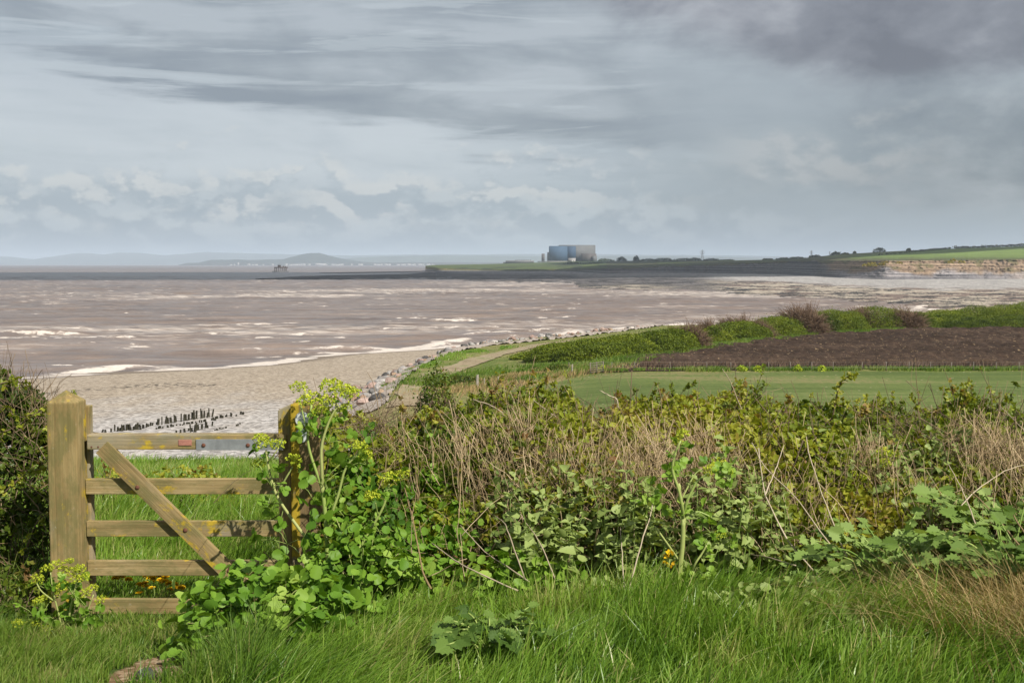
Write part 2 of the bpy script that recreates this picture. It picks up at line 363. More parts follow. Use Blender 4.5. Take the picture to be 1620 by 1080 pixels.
def m_wood(name, lichen=.3, tone=(1, 1, 1), stripe=False, dark=0.):
    m, nt = newmat(name); v = coords(nt); inf = nt.nodes.new('ShaderNodeObjectInfo')
    off = nt.nodes.new('ShaderNodeVectorMath'); off.operation = 'ADD'; nt.links.new(v, off.inputs[0])
    rr = S(nt, inf.outputs['Random'])*37; nt.links.new(comb(nt, rr, rr, rr), off.inputs[1]); u = off.outputs[0]
    g = noise(nt, scl(nt, u, 1.6, 42, 42), 1, 6, .62, .6); b = noise(nt, scl(nt, u, 2.2, 5, 5), 1, 5, .6); cr = noise(nt, scl(nt, u, .9, 75, 75), 1, 3, .5, .3)
    k = lambda c: tuple(p*q for p, q in zip(c, tone))
    c = ramp(nt, g*.5+b*.5, [(.3, k((.135, .092, .040))), (.44, k((.255, .180, .082))), (.56, k((.345, .255, .125))), (.7, k((.44, .345, .195)))])
    c = mix(nt, cr.ss(.66, .74)*.55, c, (.06, .042, .022))
    gs = noise(nt, scl(nt, u, 5, 11, 11), 1, 6, .7); c = mix(nt, (gs+dark).ss(.47, .64)*.62, c, (.13, .125, .045)); wz = noise(nt, scl(nt, u, 1.2, 3, 3), 1, 4, .6); c = mix(nt, wz.ss(.5, .66)*.55, c, (.33, .30, .235))
    sp = noise(nt, scl(nt, u, 14, 20, 20), 1, 5, .7); li = noise(nt, scl(nt, u, 2.6, 8, 8), 1, 4, .6)
    lm = (sp*.5+li*.5+(lichen-.5)*.35).ss(.50, .58)
    if stripe:
        x, y, z = sep(nt, v); lm = lm.max(z.ss(.026, .036)*((sp-.5)*2+.85-(x*-1.6+.05).max(0)).ss(.35, .6))
    c = mix(nt, lm*.85, c, ramp(nt, sp, [(.35, (.24, .17, .012)), (.65, (.47, .33, .02))]))
    gr = noise(nt, scl(nt, u, 30, 60, 60), 1, 4, .7)
    surf(nt, mix(nt, gr.ss(.62, .75)*.3, c, (.42, .41, .36)), .85, .2, bump(nt, g+cr*.6+sp*.3, .5, .006)); return m
M['land'] = m_grassland(); M['soil'] = m_soil(); M['shingle'] = m_shingle(); M['sea'] = m_sea()
M['wood'] = m_wood('weathered gate timber', .38, (.90, .91, .86), False, .03); M['postwood'] = m_wood('weathered post timber', .42, (.88, .89, .80), False, .05); M['postdark'] = m_wood('lichened post timber', .4, (.62, .6, .6), True)
M['iron'] = plain('galvanised strap', (.33, .34, .35), .5, .5, .55, .18, 14); M['rust'] = plain('rusty bolt', (.13, .055, .035), .8, .3, .2, .3, 60)
M['white'] = plain('white plastic', (.50, .52, .52), .4, .5, 0, .06, 30); M['redtag'] = plain('faded red label', (.36, .16, .12), .6, .3, 0, .15, 60)
M['greywood'] = plain('grey fence timber', (.30, .27, .22), .9, .2, 0, .3, 6); M['weedwood'] = plain('weedy groyne timber', (.035, .032, .02), .9, .2, 0, .5, 5)

# ------------------------------------------------------------------ terrain functions
CREST = np.array([(-8, 40), (-9, 95), (-12, 118), (-12.5, 142), (-11, 164), (-8.5, 190), (-3, 206), (8, 222), (30, 256), (80, 280), (150, 318), (260, 380), (420, 470), (900, 640)], float)
SHORE = np.array([(-400, 120), (-160, 160), (-78, 187), (-60, 199), (-42, 212), (-31, 239), (-16, 253), (-4, 268), (12, 300), (33, 325), (110, 395), (165, 468), (190, 508), (300, 560), (900, 720)], float)
def pdist(x, y, P):
    """signed distance to a polyline, positive on its left (sea) side"""
    best = np.full(np.shape(x), 1e9); sg = np.ones(np.shape(x))
    for a, b in zip(P[:-1], P[1:]):
        d = b-a; t = np.clip(((x-a[0])*d[0]+(y-a[1])*d[1])/(d@d), 0, 1); ex, ey = x-a[0]-t*d[0], y-a[1]-t*d[1]
        q = np.hypot(ex, ey); s = np.sign(d[0]*(y-a[1])-d[1]*(x-a[0])); sg = np.where(q < best, s, sg); best = np.minimum(q, best)
    return best*sg
def beach_h(x, y):
    ds = -pdist(x, y, SHORE); ds = ds+2.5*(fbm(x*.05, y*.05, 5, 3)-.5)*2
    z = np.where(ds > 0, 4.5*(1-np.exp(-ds/75)), ds*.05); z = np.maximum(z, -3)
    return z+.10*(fbm(x*.12, y*.3, 8, 3)-.5)*smst(ds, 5, 25), ds
def hill_h(x, y):
    yy = np.array([-200, -40, 0, 3, 5.2, 6.9, 10, 20, 27, 60, 75, 90]); zz = np.array([19, 17.2, 16.45, 16.42, 16.33, 16.2, 15.9, 14.72, 13.0, 6.2, 3.2, -3])
    z = np.interp(y, yy, zz)
    z = z-.12*smst(-x, .6, 1.4)*smst(x, -3.6, -2.6)*smst(y, 4.2, 5.8)*smst(y, 14, 9)       # the worn way through the gate
    z = z+.10*smst(x, -.5, 1.5)*smst(y, 4, 5)*smst(y, 12, 9)
    bank = np.exp(-((y-7.75-.12*np.sin(x*1.3))/.55)**2)*.62*smst(x, -1.35, -.7)+np.exp(-((y-7.3)/.8)**2)*.5*smst(-x, 2.9, 3.4)
    return z+bank*smst(y, 6.2, 6.9)
def land_h(x, y):
    s = pdist(x, y, CREST); z = np.where(s < 0, 4.7+1.3*smst(-s, 4, 26), 4.7-s*.36)
    z = np.maximum(z, -4)+(fbm(x*.06, y*.06, 3, 3)-.5)*.25
    return np.maximum(z, hill_h(x, y))
# near hillside (fine) and the coastal grassland (coarse)
xs = np.linspace(-16, 18, 230); ys = np.concatenate([np.linspace(-6, 4, 30), np.linspace(4.15, 10, 80), np.linspace(10.2, 26, 70)])
X, Y = np.meshgrid(xs, ys); Z = hill_h(X, Y)+(fbm(X*2, Y*2, 11, 4)-.5)*.06
def bare_mask(X, Y): return smst(.27-np.hypot((X+1.47)*1.0, (Y-5.0)*.36)+(vn(X*9, Y*9, 4)-.5)*.16, 0, .12)
o = mk('hillside', np.stack([X, Y, Z], -1).reshape(-1, 3), grid_faces(*X.shape), M['soil'], smooth=True, at={'bare': bare_mask(X, Y).ravel()}); tag(o, kind='structure')
xs = np.concatenate([np.linspace(-160, -30, 40), np.linspace(-28, 120, 120), np.linspace(124, 520, 90)])
ys = np.concatenate([np.linspace(-120, 24, 40), np.linspace(26.2, 90, 40), np.linspace(91.5, 270, 130), np.linspace(274, 680, 70)])
X, Y = np.meshgrid(xs, ys); Z = land_h(X, Y)
Z = np.where((X > -15.5) & (X < 17.5) & (Y < 25.5) & (Y > -5.5), Z-1.2, Z)
o = mk('coastal_grassland', np.stack([X, Y, Z], -1).reshape(-1, 3), grid_faces(*X.shape), M['land'], smooth=True); tag(o, kind='structure')
xs = np.concatenate([np.linspace(-320, -92, 60), np.linspace(-90, 40, 170), np.linspace(42, 260, 70)]); ys = np.concatenate([np.linspace(60, 84, 8), np.linspace(85, 275, 230), np.linspace(280, 560, 60)])
X, Y = np.meshgrid(xs, ys); Z, ds = beach_h(X, Y); pxx = 810+F*X/Y
sdl = np.abs((ds-46-3*(fbm(X*.08, Y*.08, 2, 2)-.5)*6)/5.5); weed = np.exp(-sdl**2)*smst(X, -75, -55)*smst(-X, 22, 40)*1.0+.35*np.exp(-((ds-12)/9)**2)*vn(X*.15, Y*.15, 4)
o = mk('shingle_beach', np.stack([X, Y, Z], -1).reshape(-1, 3), grid_faces(*X.shape), M['shingle'], smooth=True, at={'weed': weed.ravel(), 'wet': smst(-ds, -3.5-3*vn(X*.1, Y*.1, 1).ravel().reshape(ds.shape), -.5).ravel()}); tag(o, kind='structure')

# ------------------------------------------------------------------ sea
def make_sea():
    az = np.linspace(-.56, .56, 880); r = [120.]
    while r[-1] < 1700: r.append(r[-1]+.5*(max(r[-1], 185)/185)**1.25)
    r = np.array(r); A, R = np.meshgrid(az, r); X = A*R; Y = R.copy(); Z = np.zeros_like(X); foam = np.zeros_like(X)
    lg = fbm(X*.02, Y*.03, 21, 3)
    for k in range(9):
        L = [26, 19, 15, 12, 9.5, 7.5, 6, 4.6, 3.6][k]; th = math.pi/2+rng.uniform(-.32, .32)+.12; a = L*.018; ph = rng.uniform(0, 6.28)
        w = 2*math.pi/L*(X*math.cos(th)+Y*math.sin(th))+ph+5*fbm(X/(L*3.2), Y/(L*3.2), 30+k, 2)
        Z += a*(1-2*np.abs(np.sin(w/2))**1.3)*(.35+.9*lg)
    _, ds = beach_h(X, Y)
    evs = []
    for i in range(330):                                       # breaking crests
        q = rng.random(); y0 = 195*(1000/195)**(q**.8); evs.append((rng.uniform(-.5, .5)*y0, y0, 0))
    lx = [(100, 517, .9), (60, 529, 1.), (360, 515, 1.2), (440, 526, 1.1), (20, 526, 1.5), (320, 519, 1.1), (420, 558, .8), (540, 555, 1.2), (700, 505, .9), (740, 522, .7), (850, 521, .7), (620, 518, .6), (270, 497, .8), (120, 533, .9), (640, 500, .9)]
    for px, py, h in lx: p = G(px, py, .3); evs.append((p[0], p[1], h))
    for x0, y0, hh in evs:
        dd = -pdist(np.array([x0]), np.array([y0]), SHORE)[0]
        if dd > -4: continue
        big = hh if hh else rng.choice([.16, .28, .45, .8], p=[.45, .33, .16, .06]); Ln = (4+13*big)*rng.uniform(.6, 1.3); tilt = rng.normal(.10, .08); sgn = 1
        i0, i1 = np.searchsorted(r, [y0-9, y0+9]); j0, j1 = np.searchsorted(az, [(x0-Ln*1.4)/y0-.01, (x0+Ln*1.4)/y0+.01])
        if i1-i0 < 2 or j1-j0 < 2: continue
        sx, sy = X[i0:i1, j0:j1]-x0, Y[i0:i1, j0:j1]-y0
        v = sy-tilt*sx-.9*np.sin(sx*.25+x0)*.6; u = sx/Ln
        prof = np.exp(-(u/.75)**4)*(.35+.65*smst(u, -.9, .75))*smst(u, 1.0, .7)
        Z[i0:i1, j0:j1] += .62*big**.7*prof*np.exp(-((v-.2)/np.where(v > 0, 1.8, 1.0))**2)
        nz = fbm(X[i0:i1, j0:j1]*.55, Y[i0:i1, j0:j1]*.9, 77, 3)
        fo = prof*np.exp(-((v+.6)/.75)**2)*(.35+1.15*nz)*(1.1 if big > .5 else .8)+.42*prof*np.exp(-((v+1.9)/1.3)**2)*smst(nz, .5, .62)
        foam[i0:i1, j0:j1] = np.maximum(foam[i0:i1, j0:j1], fo)
    sh = np.exp(-((ds+3.0-3*(fbm(X*.06, Y*.06, 9, 2)-.5)*2)/2.6)**2)*(.8+.6*fbm(X*.09, Y*.09, 5, 2))
    sh2 = np.exp(-((ds+10+5*(fbm(X*.04, Y*.04, 19, 2)-.5)*2)/3.2)**2)*1.1*smst(fbm(X*.035, Y*.05, 15, 2), .44, .6)*(.4+1.1*fbm(X*.3, Y*.7, 16, 3))
    foam = np.maximum(foam, np.maximum(sh, sh2)*smst(900-Y, 0, 300)); Z += .3*sh2*smst(900-Y, 0, 300)
    Z *= smst(-ds, .5, 12)*.85+.15
    lace = smst(fbm(X*.008, Y*.012, 55, 3)+(A+.05)*.28, .45, .75)
    V = np.stack([X, Y, Z], -1).reshape(-1, 3); n0 = len(V); Fs = [grid_faces(*X.shape)]
    o = mk('sea', V, Fs, M['sea'], smooth=True, at={'foam': foam.ravel().clip(0, .82), 'lace': lace.ravel()}); tag(o, kind='structure')
    R2 = np.concatenate([np.linspace(1690, 3000, 30), np.geomspace(3100, 44000, 60)]); X2, Y2 = np.meshgrid(np.linspace(-1.0, 1.0, 60), R2); X2 = X2*Y2
    o = mk('open_sea', np.stack([X2, Y2, np.full_like(X2, -.05)], -1).reshape(-1, 3), grid_faces(*X2.shape), M['sea'], smooth=True, at={'foam': np.zeros(X2.size), 'lace': np.full(X2.size, .5)}); tag(o, kind='structure')
    xs = np.concatenate([-np.geomspace(44000, 60, 30), np.geomspace(60, 44000, 30)]); X3, Y3 = np.meshgrid(xs, xs)
    o = mk('sea_bed', np.stack([X3, Y3, np.full_like(X3, -3.4)], -1).reshape(-1, 3), grid_faces(*X3.shape), M['sea'], at={'foam': np.zeros(X3.size), 'lace': np.zeros(X3.size)}); tag(o, kind='structure')
make_sea()

# ------------------------------------------------------------------ unseen clouds, added so their shade lies on the cliffs and outer sea
def shade_clouds():
    m, nt = newmat('shade_cloud'); surf(nt, (.85, .86, .88), 1, 0, trans=.6, transcol=mix(nt, .0, (.92, .92, .93), (1, 1, 1))); h = 1280.; k = h/math.tan(SUN_EL); ox, oy = math.sin(SUN_AZ)*k, math.cos(SUN_AZ)*k
    for sx, sy, rx, ry, s in ((-350, 1950, 1250, 620, 1), (1060, 3500, 960, 1300, 2)):
        a = np.linspace(0, 2*np.pi, 90, endpoint=False); r = np.concatenate([np.linspace(0.02, 1, 26)]); A, R = np.meshgrid(a, r); ed = .78+.44*fbm(np.cos(a)*1.7+s*9, np.sin(a)*1.7, s, 4); X = np.cos(A)*R*ed*rx; Y = np.sin(A)*R*ed*ry
        top = (1-R**2.2)**.7*(170+230*fbm(X*.004+s*7, Y*.004, s+3, 4)); bot = -(1-R**3)*(30+60*fbm(X*.005, Y*.005, s+5, 3)); n = len(r); na = len(a); V = np.concatenate([np.stack([X, Y, top], -1).reshape(-1, 3), np.stack([X, Y, bot], -1).reshape(-1, 3)])+np.array([sx+ox, sy+oy, h])
        i = np.arange(n*na).reshape(n, na); j = np.roll(i, -1, 1); up = np.stack([i[:-1], i[1:], j[1:], j[:-1]], -1).reshape(-1, 4); o = mk('shade_cloud', V, [up, up[:, ::-1]+n*na], m, smooth=True); tag(o, kind='structure')
shade_clouds()

# ------------------------------------------------------------------ fields, track, verge on the coastal plain
def sheet(name, poly, step, off, mat, jit=.0, hf=land_h, extra=None, smooth=True, label=None):
    P = np.array(poly, float); out = []
    for a, b in zip(P, np.roll(P, -1, 0)):
        n = max(2, int(np.hypot(*(b-a))/step)); out += [a+(b-a)*k/n for k in range(n)]
    B = np.array(out)
    if jit: B = B+np.stack([vn(B[:, 0]*.5, B[:, 1]*.5, 3)-.5, vn(B[:, 0]*.5, B[:, 1]*.5, 4)-.5], 1)*2*jit
    x0, y0 = B.min(0); x1, y1 = B.max(0); gx, gy = np.meshgrid(np.arange(x0, x1, step), np.arange(y0, y1, step))
    pts = np.stack([gx.ravel(), gy.ravel()], 1)+rng.uniform(-.2, .2, (gx.size, 2))*step
    ins = np.zeros(len(pts), bool); Q = np.roll(B, -1, 0)
    for (ax, ay), (bx, by) in zip(B, Q):
        c = ((ay > pts[:, 1]) != (by > pts[:, 1])); 
        if ay != by: ins ^= c & (pts[:, 0] < (bx-ax)*(pts[:, 1]-ay)/(by-ay)+ax)
    pts = pts[ins]; allp = np.concatenate([B, pts]); nb = len(B)
    v, _, f, *_ = delaunay_2d_cdt([Vector(p) for p in allp], [], [list(range(nb))], 1, 1e-4)
    v = np.array(v); z = hf(v[:, 0], v[:, 1])+off
    if extra: z = z+extra(v[:, 0], v[:, 1])
    o = mk(name, np.column_stack([v, z]), np.array([q[:] for q in f if len(q) == 3]), mat, smooth=smooth); tag(o, kind='structure'); return o
def m_field():
    m, nt = newmat('young crop'); v = coords(nt); r = noise(nt, scl(nt, v, .05, .8, 1), 1, 5, .6); f = noise(nt, scl(nt, v, 1, .4, 1), 2.2, 5, .7); g = noise(nt, scl(nt, v, .03, .11, 1), 1, 3, .5)
    x, y, z = sep(nt, v)
    c = ramp(nt, r*.4+f*.25+g*.35, [(.38, (.058, .085, .022)), (.5, (.098, .130, .036)), (.62, (.155, .175, .062))])
    c = mix(nt, (f*.5+g*.5+(y-118)*.006).ss(.54, .68)*.6, c, (.20, .15, .08))
    st = voro(nt, v, .55); c = mix(nt, S(nt, st).ss(.09, .05)*.8, c, (.42, .36, .25))
    surf(nt, c, .9, .1, bump(nt, f, .5, .1)); return m
def m_plough():
    m, nt = newmat('ploughed earth'); v = coords(nt); f = noise(nt, scl(nt, v, 1, .5, 1), 1.5, 6, .75); g = noise(nt, scl(nt, v, .04, .09, 1), 1, 4, .6); s = noise(nt, scl(nt, v, .8, .35, 1), 3., 4, .7)
    c = ramp(nt, f*.65+g*.35, [(.34, (.016, .011, .008)), (.5, (.042, .027, .019)), (.66, (.09, .060, .042))])
    c = mix(nt, s.ss(.60, .68)*.8, c, (.34, .25, .15))
    surf(nt, c, .95, .1, bump(nt, f, .9, .25)); return m
def m_track():
    m, nt = newmat('stony track'); v = coords(nt); f = noise(nt, v, 1.8, 6, .75); g = noise(nt, v, .3, 4, .6)
    c = ramp(nt, f*.6+g*.4, [(.36, (.14, .115, .065)), (.5, (.27, .215, .14)), (.66, (.42, .36, .27))])
    surf(nt, mix(nt, (g*.6+f*.4).ss(.5, .6)*.75, c, (.11, .15, .035)), .95, .1, bump(nt, f, .6, .1)); return m
def gp(px, py, z=6.): p = G(px, py, z); return (p[0], p[1])
M['field'] = m_field(); M['plough'] = m_plough(); M['track'] = m_track()
sheet('green_field', [gp(700, 660), gp(735, 618), gp(800, 604), gp(945, 590.5), gp(1200, 588.5), gp(1700, 587.5), (95, 92), (30, 80)], 1.6, .05, M['field'], .15)
sheet('ploughed_field', [gp(925, 589), gp(985, 572), gp(1050, 560), gp(1180, 544), gp(1300, 531), gp(1450, 523), gp(1620, 518.5), gp(1800, 516), gp(1800, 582), gp(1450, 583), gp(1200, 585)], .55, .07, M['plough'], .3,
      extra=lambda x, y: (fbm(x*.8, y*.55, 41, 3)-.16)*1.0*smst(y, 139, 150), smooth=False)
sheet('stony_track', [gp(610, 640, 4.9), gp(640, 606, 4.9), gp(672, 588, 4.9), gp(735, 568, 4.9), gp(790, 556, 4.9), gp(850, 545.5, 4.9), gp(905, 541, 5), gp(905, 544, 5), gp(860, 550, 4.9), gp(805, 561, 4.9), gp(752, 577, 4.9), gp(712, 592, 4.9), gp(690, 612, 4.9), gp(690, 640, 4.9)], 1.2, .10, M['track'], .5)
def band_grass(name, pts, n, wid, h, bw, mat, label, cat='grass', lean=(.3, 0), up=None, seed=0):
    """strip of real grass blades along a line of the plain"""
    P = np.array(pts, float); t = rng.random(n)*(len(P)-1); i = t.astype(int); f = (t-i)[:, None]; b = P[i]*(1-f)+P[i+1]*f
    b = b+rng.normal(0, 1, (n, 2))*wid*.4; keep = fbm(b[:, 0]*.35, b[:, 1]*.35, seed+2, 2) > .36; b = b[keep]; n = len(b)
    z = land_h(b[:, 0], b[:, 1])
    hh = h*rng.uniform(.5, 1.15, n)*(.6+.8*fbm(b[:, 0]*.2, b[:, 1]*.2, seed+5, 2))
    V, Fs = blades(np.column_stack([b, z]), hh, np.full(n, bw), np.array(lean)+rng.normal(0, .3, (n, 2)), 1.0, 2)
    o = mk(name, V, Fs, mat, at={'tint': np.repeat((.15+.75*fbm(b[:, 0]*.15, b[:, 1]*.15, seed, 3)+rng.normal(0, .12, n)).clip(0, 1), 6)}); tag(o, label, cat, kind='stuff'); return o
band_grass('verge_grass', [gp(900, 586), gp(1000, 571), gp(1060, 559), gp(1180, 543), gp(1300, 529), gp(1450, 521), gp(1640, 516)], 16000, 3.2, .75, .12, M['lawn'], 'light green grass verge between ploughed field and wind-cut scrub')
band_grass('bank_grass', [gp(700, 600, 5.5), gp(760, 590, 5.5), gp(830, 580, 5.8), gp(890, 578, 6)], 15000, 9, .55, .12, M['lawn'], 'rough green and straw grass bank beside the stony track', seed=9)
band_grass('hedge_bottom_grass', [gp(950, 586.5), gp(1200, 585.5), gp(1450, 585), gp(1700, 585)], 12000, 1.6, .5, .10, M['lawn'], 'bright grass strip along the far edge of the green field', seed=19)
band_grass('dead_grass_strip', [gp(1010, 582.5), gp(1200, 581.5), gp(1450, 580.5), gp(1700, 580)], 14000, 1.0, .95, .09, M['barebush'], 'grey brown dead grass strip along the near edge of the ploughed field', cat='dead grass', seed=29)
band_grass('straw_grass', [gp(690, 612, 5.2), gp(750, 600, 5.5), gp(820, 590, 5.8), gp(900, 584, 6), gp(950, 578, 6)], 9000, 7, .5, .10, M['deadgrass'], 'pale straw grass mixed through the bank in front of the scrub', cat='dead grass', seed=49)
band_grass('shore_grass', [gp(590, 606, 4.7), gp(640, 585, 4.7), gp(690, 571, 4.7), gp(740, 558, 4.7), gp(800, 550, 4.7)], 7000, 2.6, .4, .12, M['grass'], 'bright green grass patches between the boulders and the track', seed=39)

# ------------------------------------------------------------------ rock armour, groyne
def rock_mesh(seed):
    bm = bmesh.new(); bmesh.ops.create_icosphere(bm, subdivisions=2, radius=.5); r = np.random.default_rng(seed)
    pl = [(norm(r.normal(size=3)), r.uniform(.28, .44)) for _ in range(11)]
    for v in bm.verts:
        p = np.array(v.co)
        for n, d in pl:
            e = p@n-d
            if e > 0: p = p-n*e*.93
        v.co = p*np.array([1, .8, .72])*1.15
    me = D.meshes.new('boulder'); bm.to_mesh(me); bm.free(); return me
def m_rock(name, a, b, c):
    m, nt = newmat(name); v = coords(nt); f = noise(nt, v, 3.5, 6, .65); inf = nt.nodes.new('ShaderNodeObjectInfo')
    col = ramp(nt, f*.75+S(nt, inf.outputs['Random'])*.25, [(.3, a), (.5, b), (.7, c)]); surf(nt, col, .9, .2, bump(nt, f, .5, .12)); return m
RK = [('grey', m_rock('grey boulder rock', (.13, .12, .115), (.25, .235, .22), (.40, .375, .35))), ('pinkish', m_rock('pink boulder rock', (.17, .115, .095), (.31, .215, .18), (.43, .33, .28))),
      ('rusty brown', m_rock('rusty boulder rock', (.15, .095, .065), (.26, .175, .12), (.36, .27, .19))), ('dark', m_rock('dark boulder rock', (.045, .042, .042), (.09, .085, .08), (.16, .15, .14)))]
RM = []
for k in range(12):
    me = rock_mesh(100+k); me.materials.append(RK[[0, 0, 0, 0, 0, 1, 1, 1, 2, 2, 3, 3][k]][1]); RM.append(me)
rub = [(562, 648), (592, 622), (622, 600), (652, 583), (690, 567.5), (735, 556), (785, 548.5), (850, 543), (920, 535), (985, 527), (1050, 518)]
R0 = np.array([G(a, b, 4.3)[:2] for a, b in rub]); dn = np.gradient(R0, axis=0); dn = dn/np.hypot(*dn.T)[:, None]; nn = np.stack([-dn[:, 1], dn[:, 0]], 1); wd = np.interp(np.arange(len(R0)), [0, 3, 6, 10], [7.0, 4.0, 1.6, 1.3])[:, None]
RK0 = m_rock('rubble', (.10, .085, .075), (.22, .18, .15), (.36, .32, .28))
sheet('rubble_bank', [tuple(q) for q in R0-nn*wd*.35]+[tuple(q) for q in (R0+nn*wd*.95)[::-1]], .55, .12, RK0, .4, hf=lambda x, y: np.maximum(land_h(x, y), beach_h(x, y)[0]), extra=lambda x, y: (vn(x*1.3, y*1.3, 91)-.4)*.55+(vn(x*3, y*3, 92)-.5)*.2, smooth=False)
def boulders():
    cr = [(560, 640), (575, 618), (600, 604), (632, 590), (664, 576), (700, 563), (742, 552.5), (790, 546.5), (850, 541.5), (905, 535.5), (960, 528.5), (1010, 522.5), (1060, 515)]
    P = np.array([G(a, b, 4.0)[:2] for a, b in cr]); seg = np.hypot(*np.diff(P, axis=0).T); cum = np.concatenate([[0], np.cumsum(seg)]); done = 0
    while done < 288:
        u = cum[-1]*rng.random()**1.5; i = min(np.searchsorted(cum, u)-1 if u > 0 else 0, len(seg)-1); f = (u-cum[i])/seg[i]; b = P[i]*(1-f)+P[i+1]*f
        d = (P[i+1]-P[i])/seg[i]; nrm = np.array([-d[1], d[0]]); wide = np.interp(u, [0, 25, 60, 110, cum[-1]], [7, 5.0, 3.0, 1.8, 1.6]); q = rng.uniform(-.45, 1.)*wide
        p = b+nrm*q; s = (.55+1.0*rng.random()**1.8)*np.interp(u, [0, 40, 90, cum[-1]], [1.0, .95, .9, 1.0]); k = int(rng.integers(0, 12))
        z = max(land_h(p[0], p[1]), beach_h(p[0:1], p[1:2])[0][0])
        o = link('boulder', RM[k]); o.location = (*p, z+.18*s); o.rotation_euler = rng.uniform(-.4, .4, 3)+np.array([0, 0, rng.uniform(0, 6.28)]); o.scale = (s*1.25, s*1.05, s)
        c = RK[[0, 0, 0, 0, 0, 1, 1, 1, 2, 2, 3, 3][k]][0]; tag(o, f'{c} angular boulder in the rock armour along the top of the beach', 'boulder', f'{c} boulders of the sea defence'); done += 1
boulders()
def groyne():
    def row(a, b, n, h0, h1, jit, lab, grp, skip=0.):
        for k in range(n):
            t = (k+rng.uniform(-.3, .3))/n
            if rng.random() < skip: continue
            px, py = a[0]+(b[0]-a[0])*t+rng.normal(0, jit), a[1]+(b[1]-a[1])*t+rng.normal(0, jit*.35)
            z = 2.6
            for _ in range(4): p = G(px, py, z); z = beach_h(p[0:1], p[1:2])[0][0]
            h = rng.uniform(h0, h1); h *= .72; w = rng.uniform(.11, .22)
            def shp(bm, h=h):
                for v in bm.verts:
                    if v.co.z > 0: v.co.x += rng.normal(0, .03); v.co.z += rng.uniform(-.10, .05)*min(h, 1); v.co.x *= .85; v.co.y *= .85
            o = bbox_mesh('groyne_post', w, w*.9, h+.3, .02, M['weedwood'], None, (p[0], p[1], z+h/2-.15), (rng.normal(0, .07), rng.normal(0, .09), rng.uniform(0, 3)), shp)
            tag(o, lab, 'post', grp)
    row((252, 672), (305, 663.5), 11, .75, 1.15, .5, 'tall dark timber post in the thick middle run of the broken groyne', 'tall middle groyne posts')
    row((303, 664), (345, 658), 10, .7, 1.5, 1., 'tall dark timber post at the seaward right end of the groyne row', 'tall right groyne posts', .15)
    row((182, 682), (224, 679), 15, .4, .9, .6, 'dark weedy post of medium height at the left end of the groyne', 'left groyne posts')
    row((160, 684), (182, 683), 3, .3, .45, 1., 'short isolated dark post left of the groyne row', 'outlying left posts')
    row((224, 678), (250, 671), 7, .3, .55, .8, 'short dark post in the low gap of the groyne', 'low gap posts')
    row((246, 678.5), (345, 664), 26, .15, .42, 1., 'low weedy stump in the second row of the groyne', 'second row stumps', .1)
    row((340, 663), (386, 655), 16, .15, .45, 1.5, 'worn greenish stump at the far right tail of the groyne', 'tail stumps', .2)
    row((302, 683), (340, 672), 9, .35, 1.0, 2., 'thin leaning post standing below the second groyne row', 'third row posts')
    row((280, 684), (312, 681), 5, .25, .5, 1.5, 'small stub beside the top rail in the lowest groyne row', 'lowest row stubs')
    row((340, 681), (385, 671), 14, .12, .3, 1.2, 'brown broken stake lying along the lowest groyne row', 'brown stakes', .2)
groyne()

# ------------------------------------------------------------------ bushes
def shell(n, c, rx, ry, h, seed, lump=.22, inner=.16, low=-.1, skew=0.):
    u = rng.uniform(low, 1, n); th = rng.uniform(0, 2*np.pi, n); s = np.sqrt(np.maximum(1-u*u, 0))
    d = np.stack([s*np.cos(th), s*np.sin(th), u], 1)
    k = 1+lump*(2*fbm(d[:, 0]*2.6+seed*3.1, d[:, 1]*2.6+d[:, 2]*3+seed, seed, 3)-1); k = k*(1-np.abs(rng.normal(0, inner, n)))+(rng.random(n) < .07)*rng.uniform(0, .2, n)*(d[:, 2] > .1)
    p = d*np.array([rx, ry, h])*k[:, None]; p[:, 0] += skew*p[:, 2]
    return p+np.array(c), d
def bush(name, label, cat, c, rx, ry, h, n, size, mat, seed, group=None, lump=.25, tintc=.5, skew=0., trunk=None):
    e = empty(name, c, label, cat, group); p, d = shell(n, c, rx, ry, h, seed, lump, skew=skew)
    t = (tintc+.9*(fbm(p[:, 0]/(rx*.35)+seed, p[:, 2]/(h*.3)+p[:, 1]/(ry*.4), seed+3, 3)-.5)+rng.normal(0, .13, n)).clip(0, 1)
    V, Fs, T = leaves(T_QUAD, p, rdir(n, .3)+d*.5, rdir(n, .5)+d*.9, size*rng.uniform(.7, 1.3, n), t)
    mk('foliage', V, Fs, mat, e, at={'tint': T})
    k = trunk or 5; P = np.zeros((k, 4, 3)); P[:] = np.array(c); a = rng.uniform(0, 6.28, k)
    for j, u in enumerate((-.05, .25, .55, .8)): P[:, j, 0] += np.cos(a)*rx*.45*u+skew*h*max(u, 0)*.8; P[:, j, 1] += np.sin(a)*ry*.45*u; P[:, j, 2] += u*h
    V, Fs = tubes(P, np.tile(np.array([.05, .04, .028, .012])*h*.55, (k, 1)), 5); mk('stem', V, Fs, M['barebush'], e, at={'tint': np.full(len(V), .3)}); return e
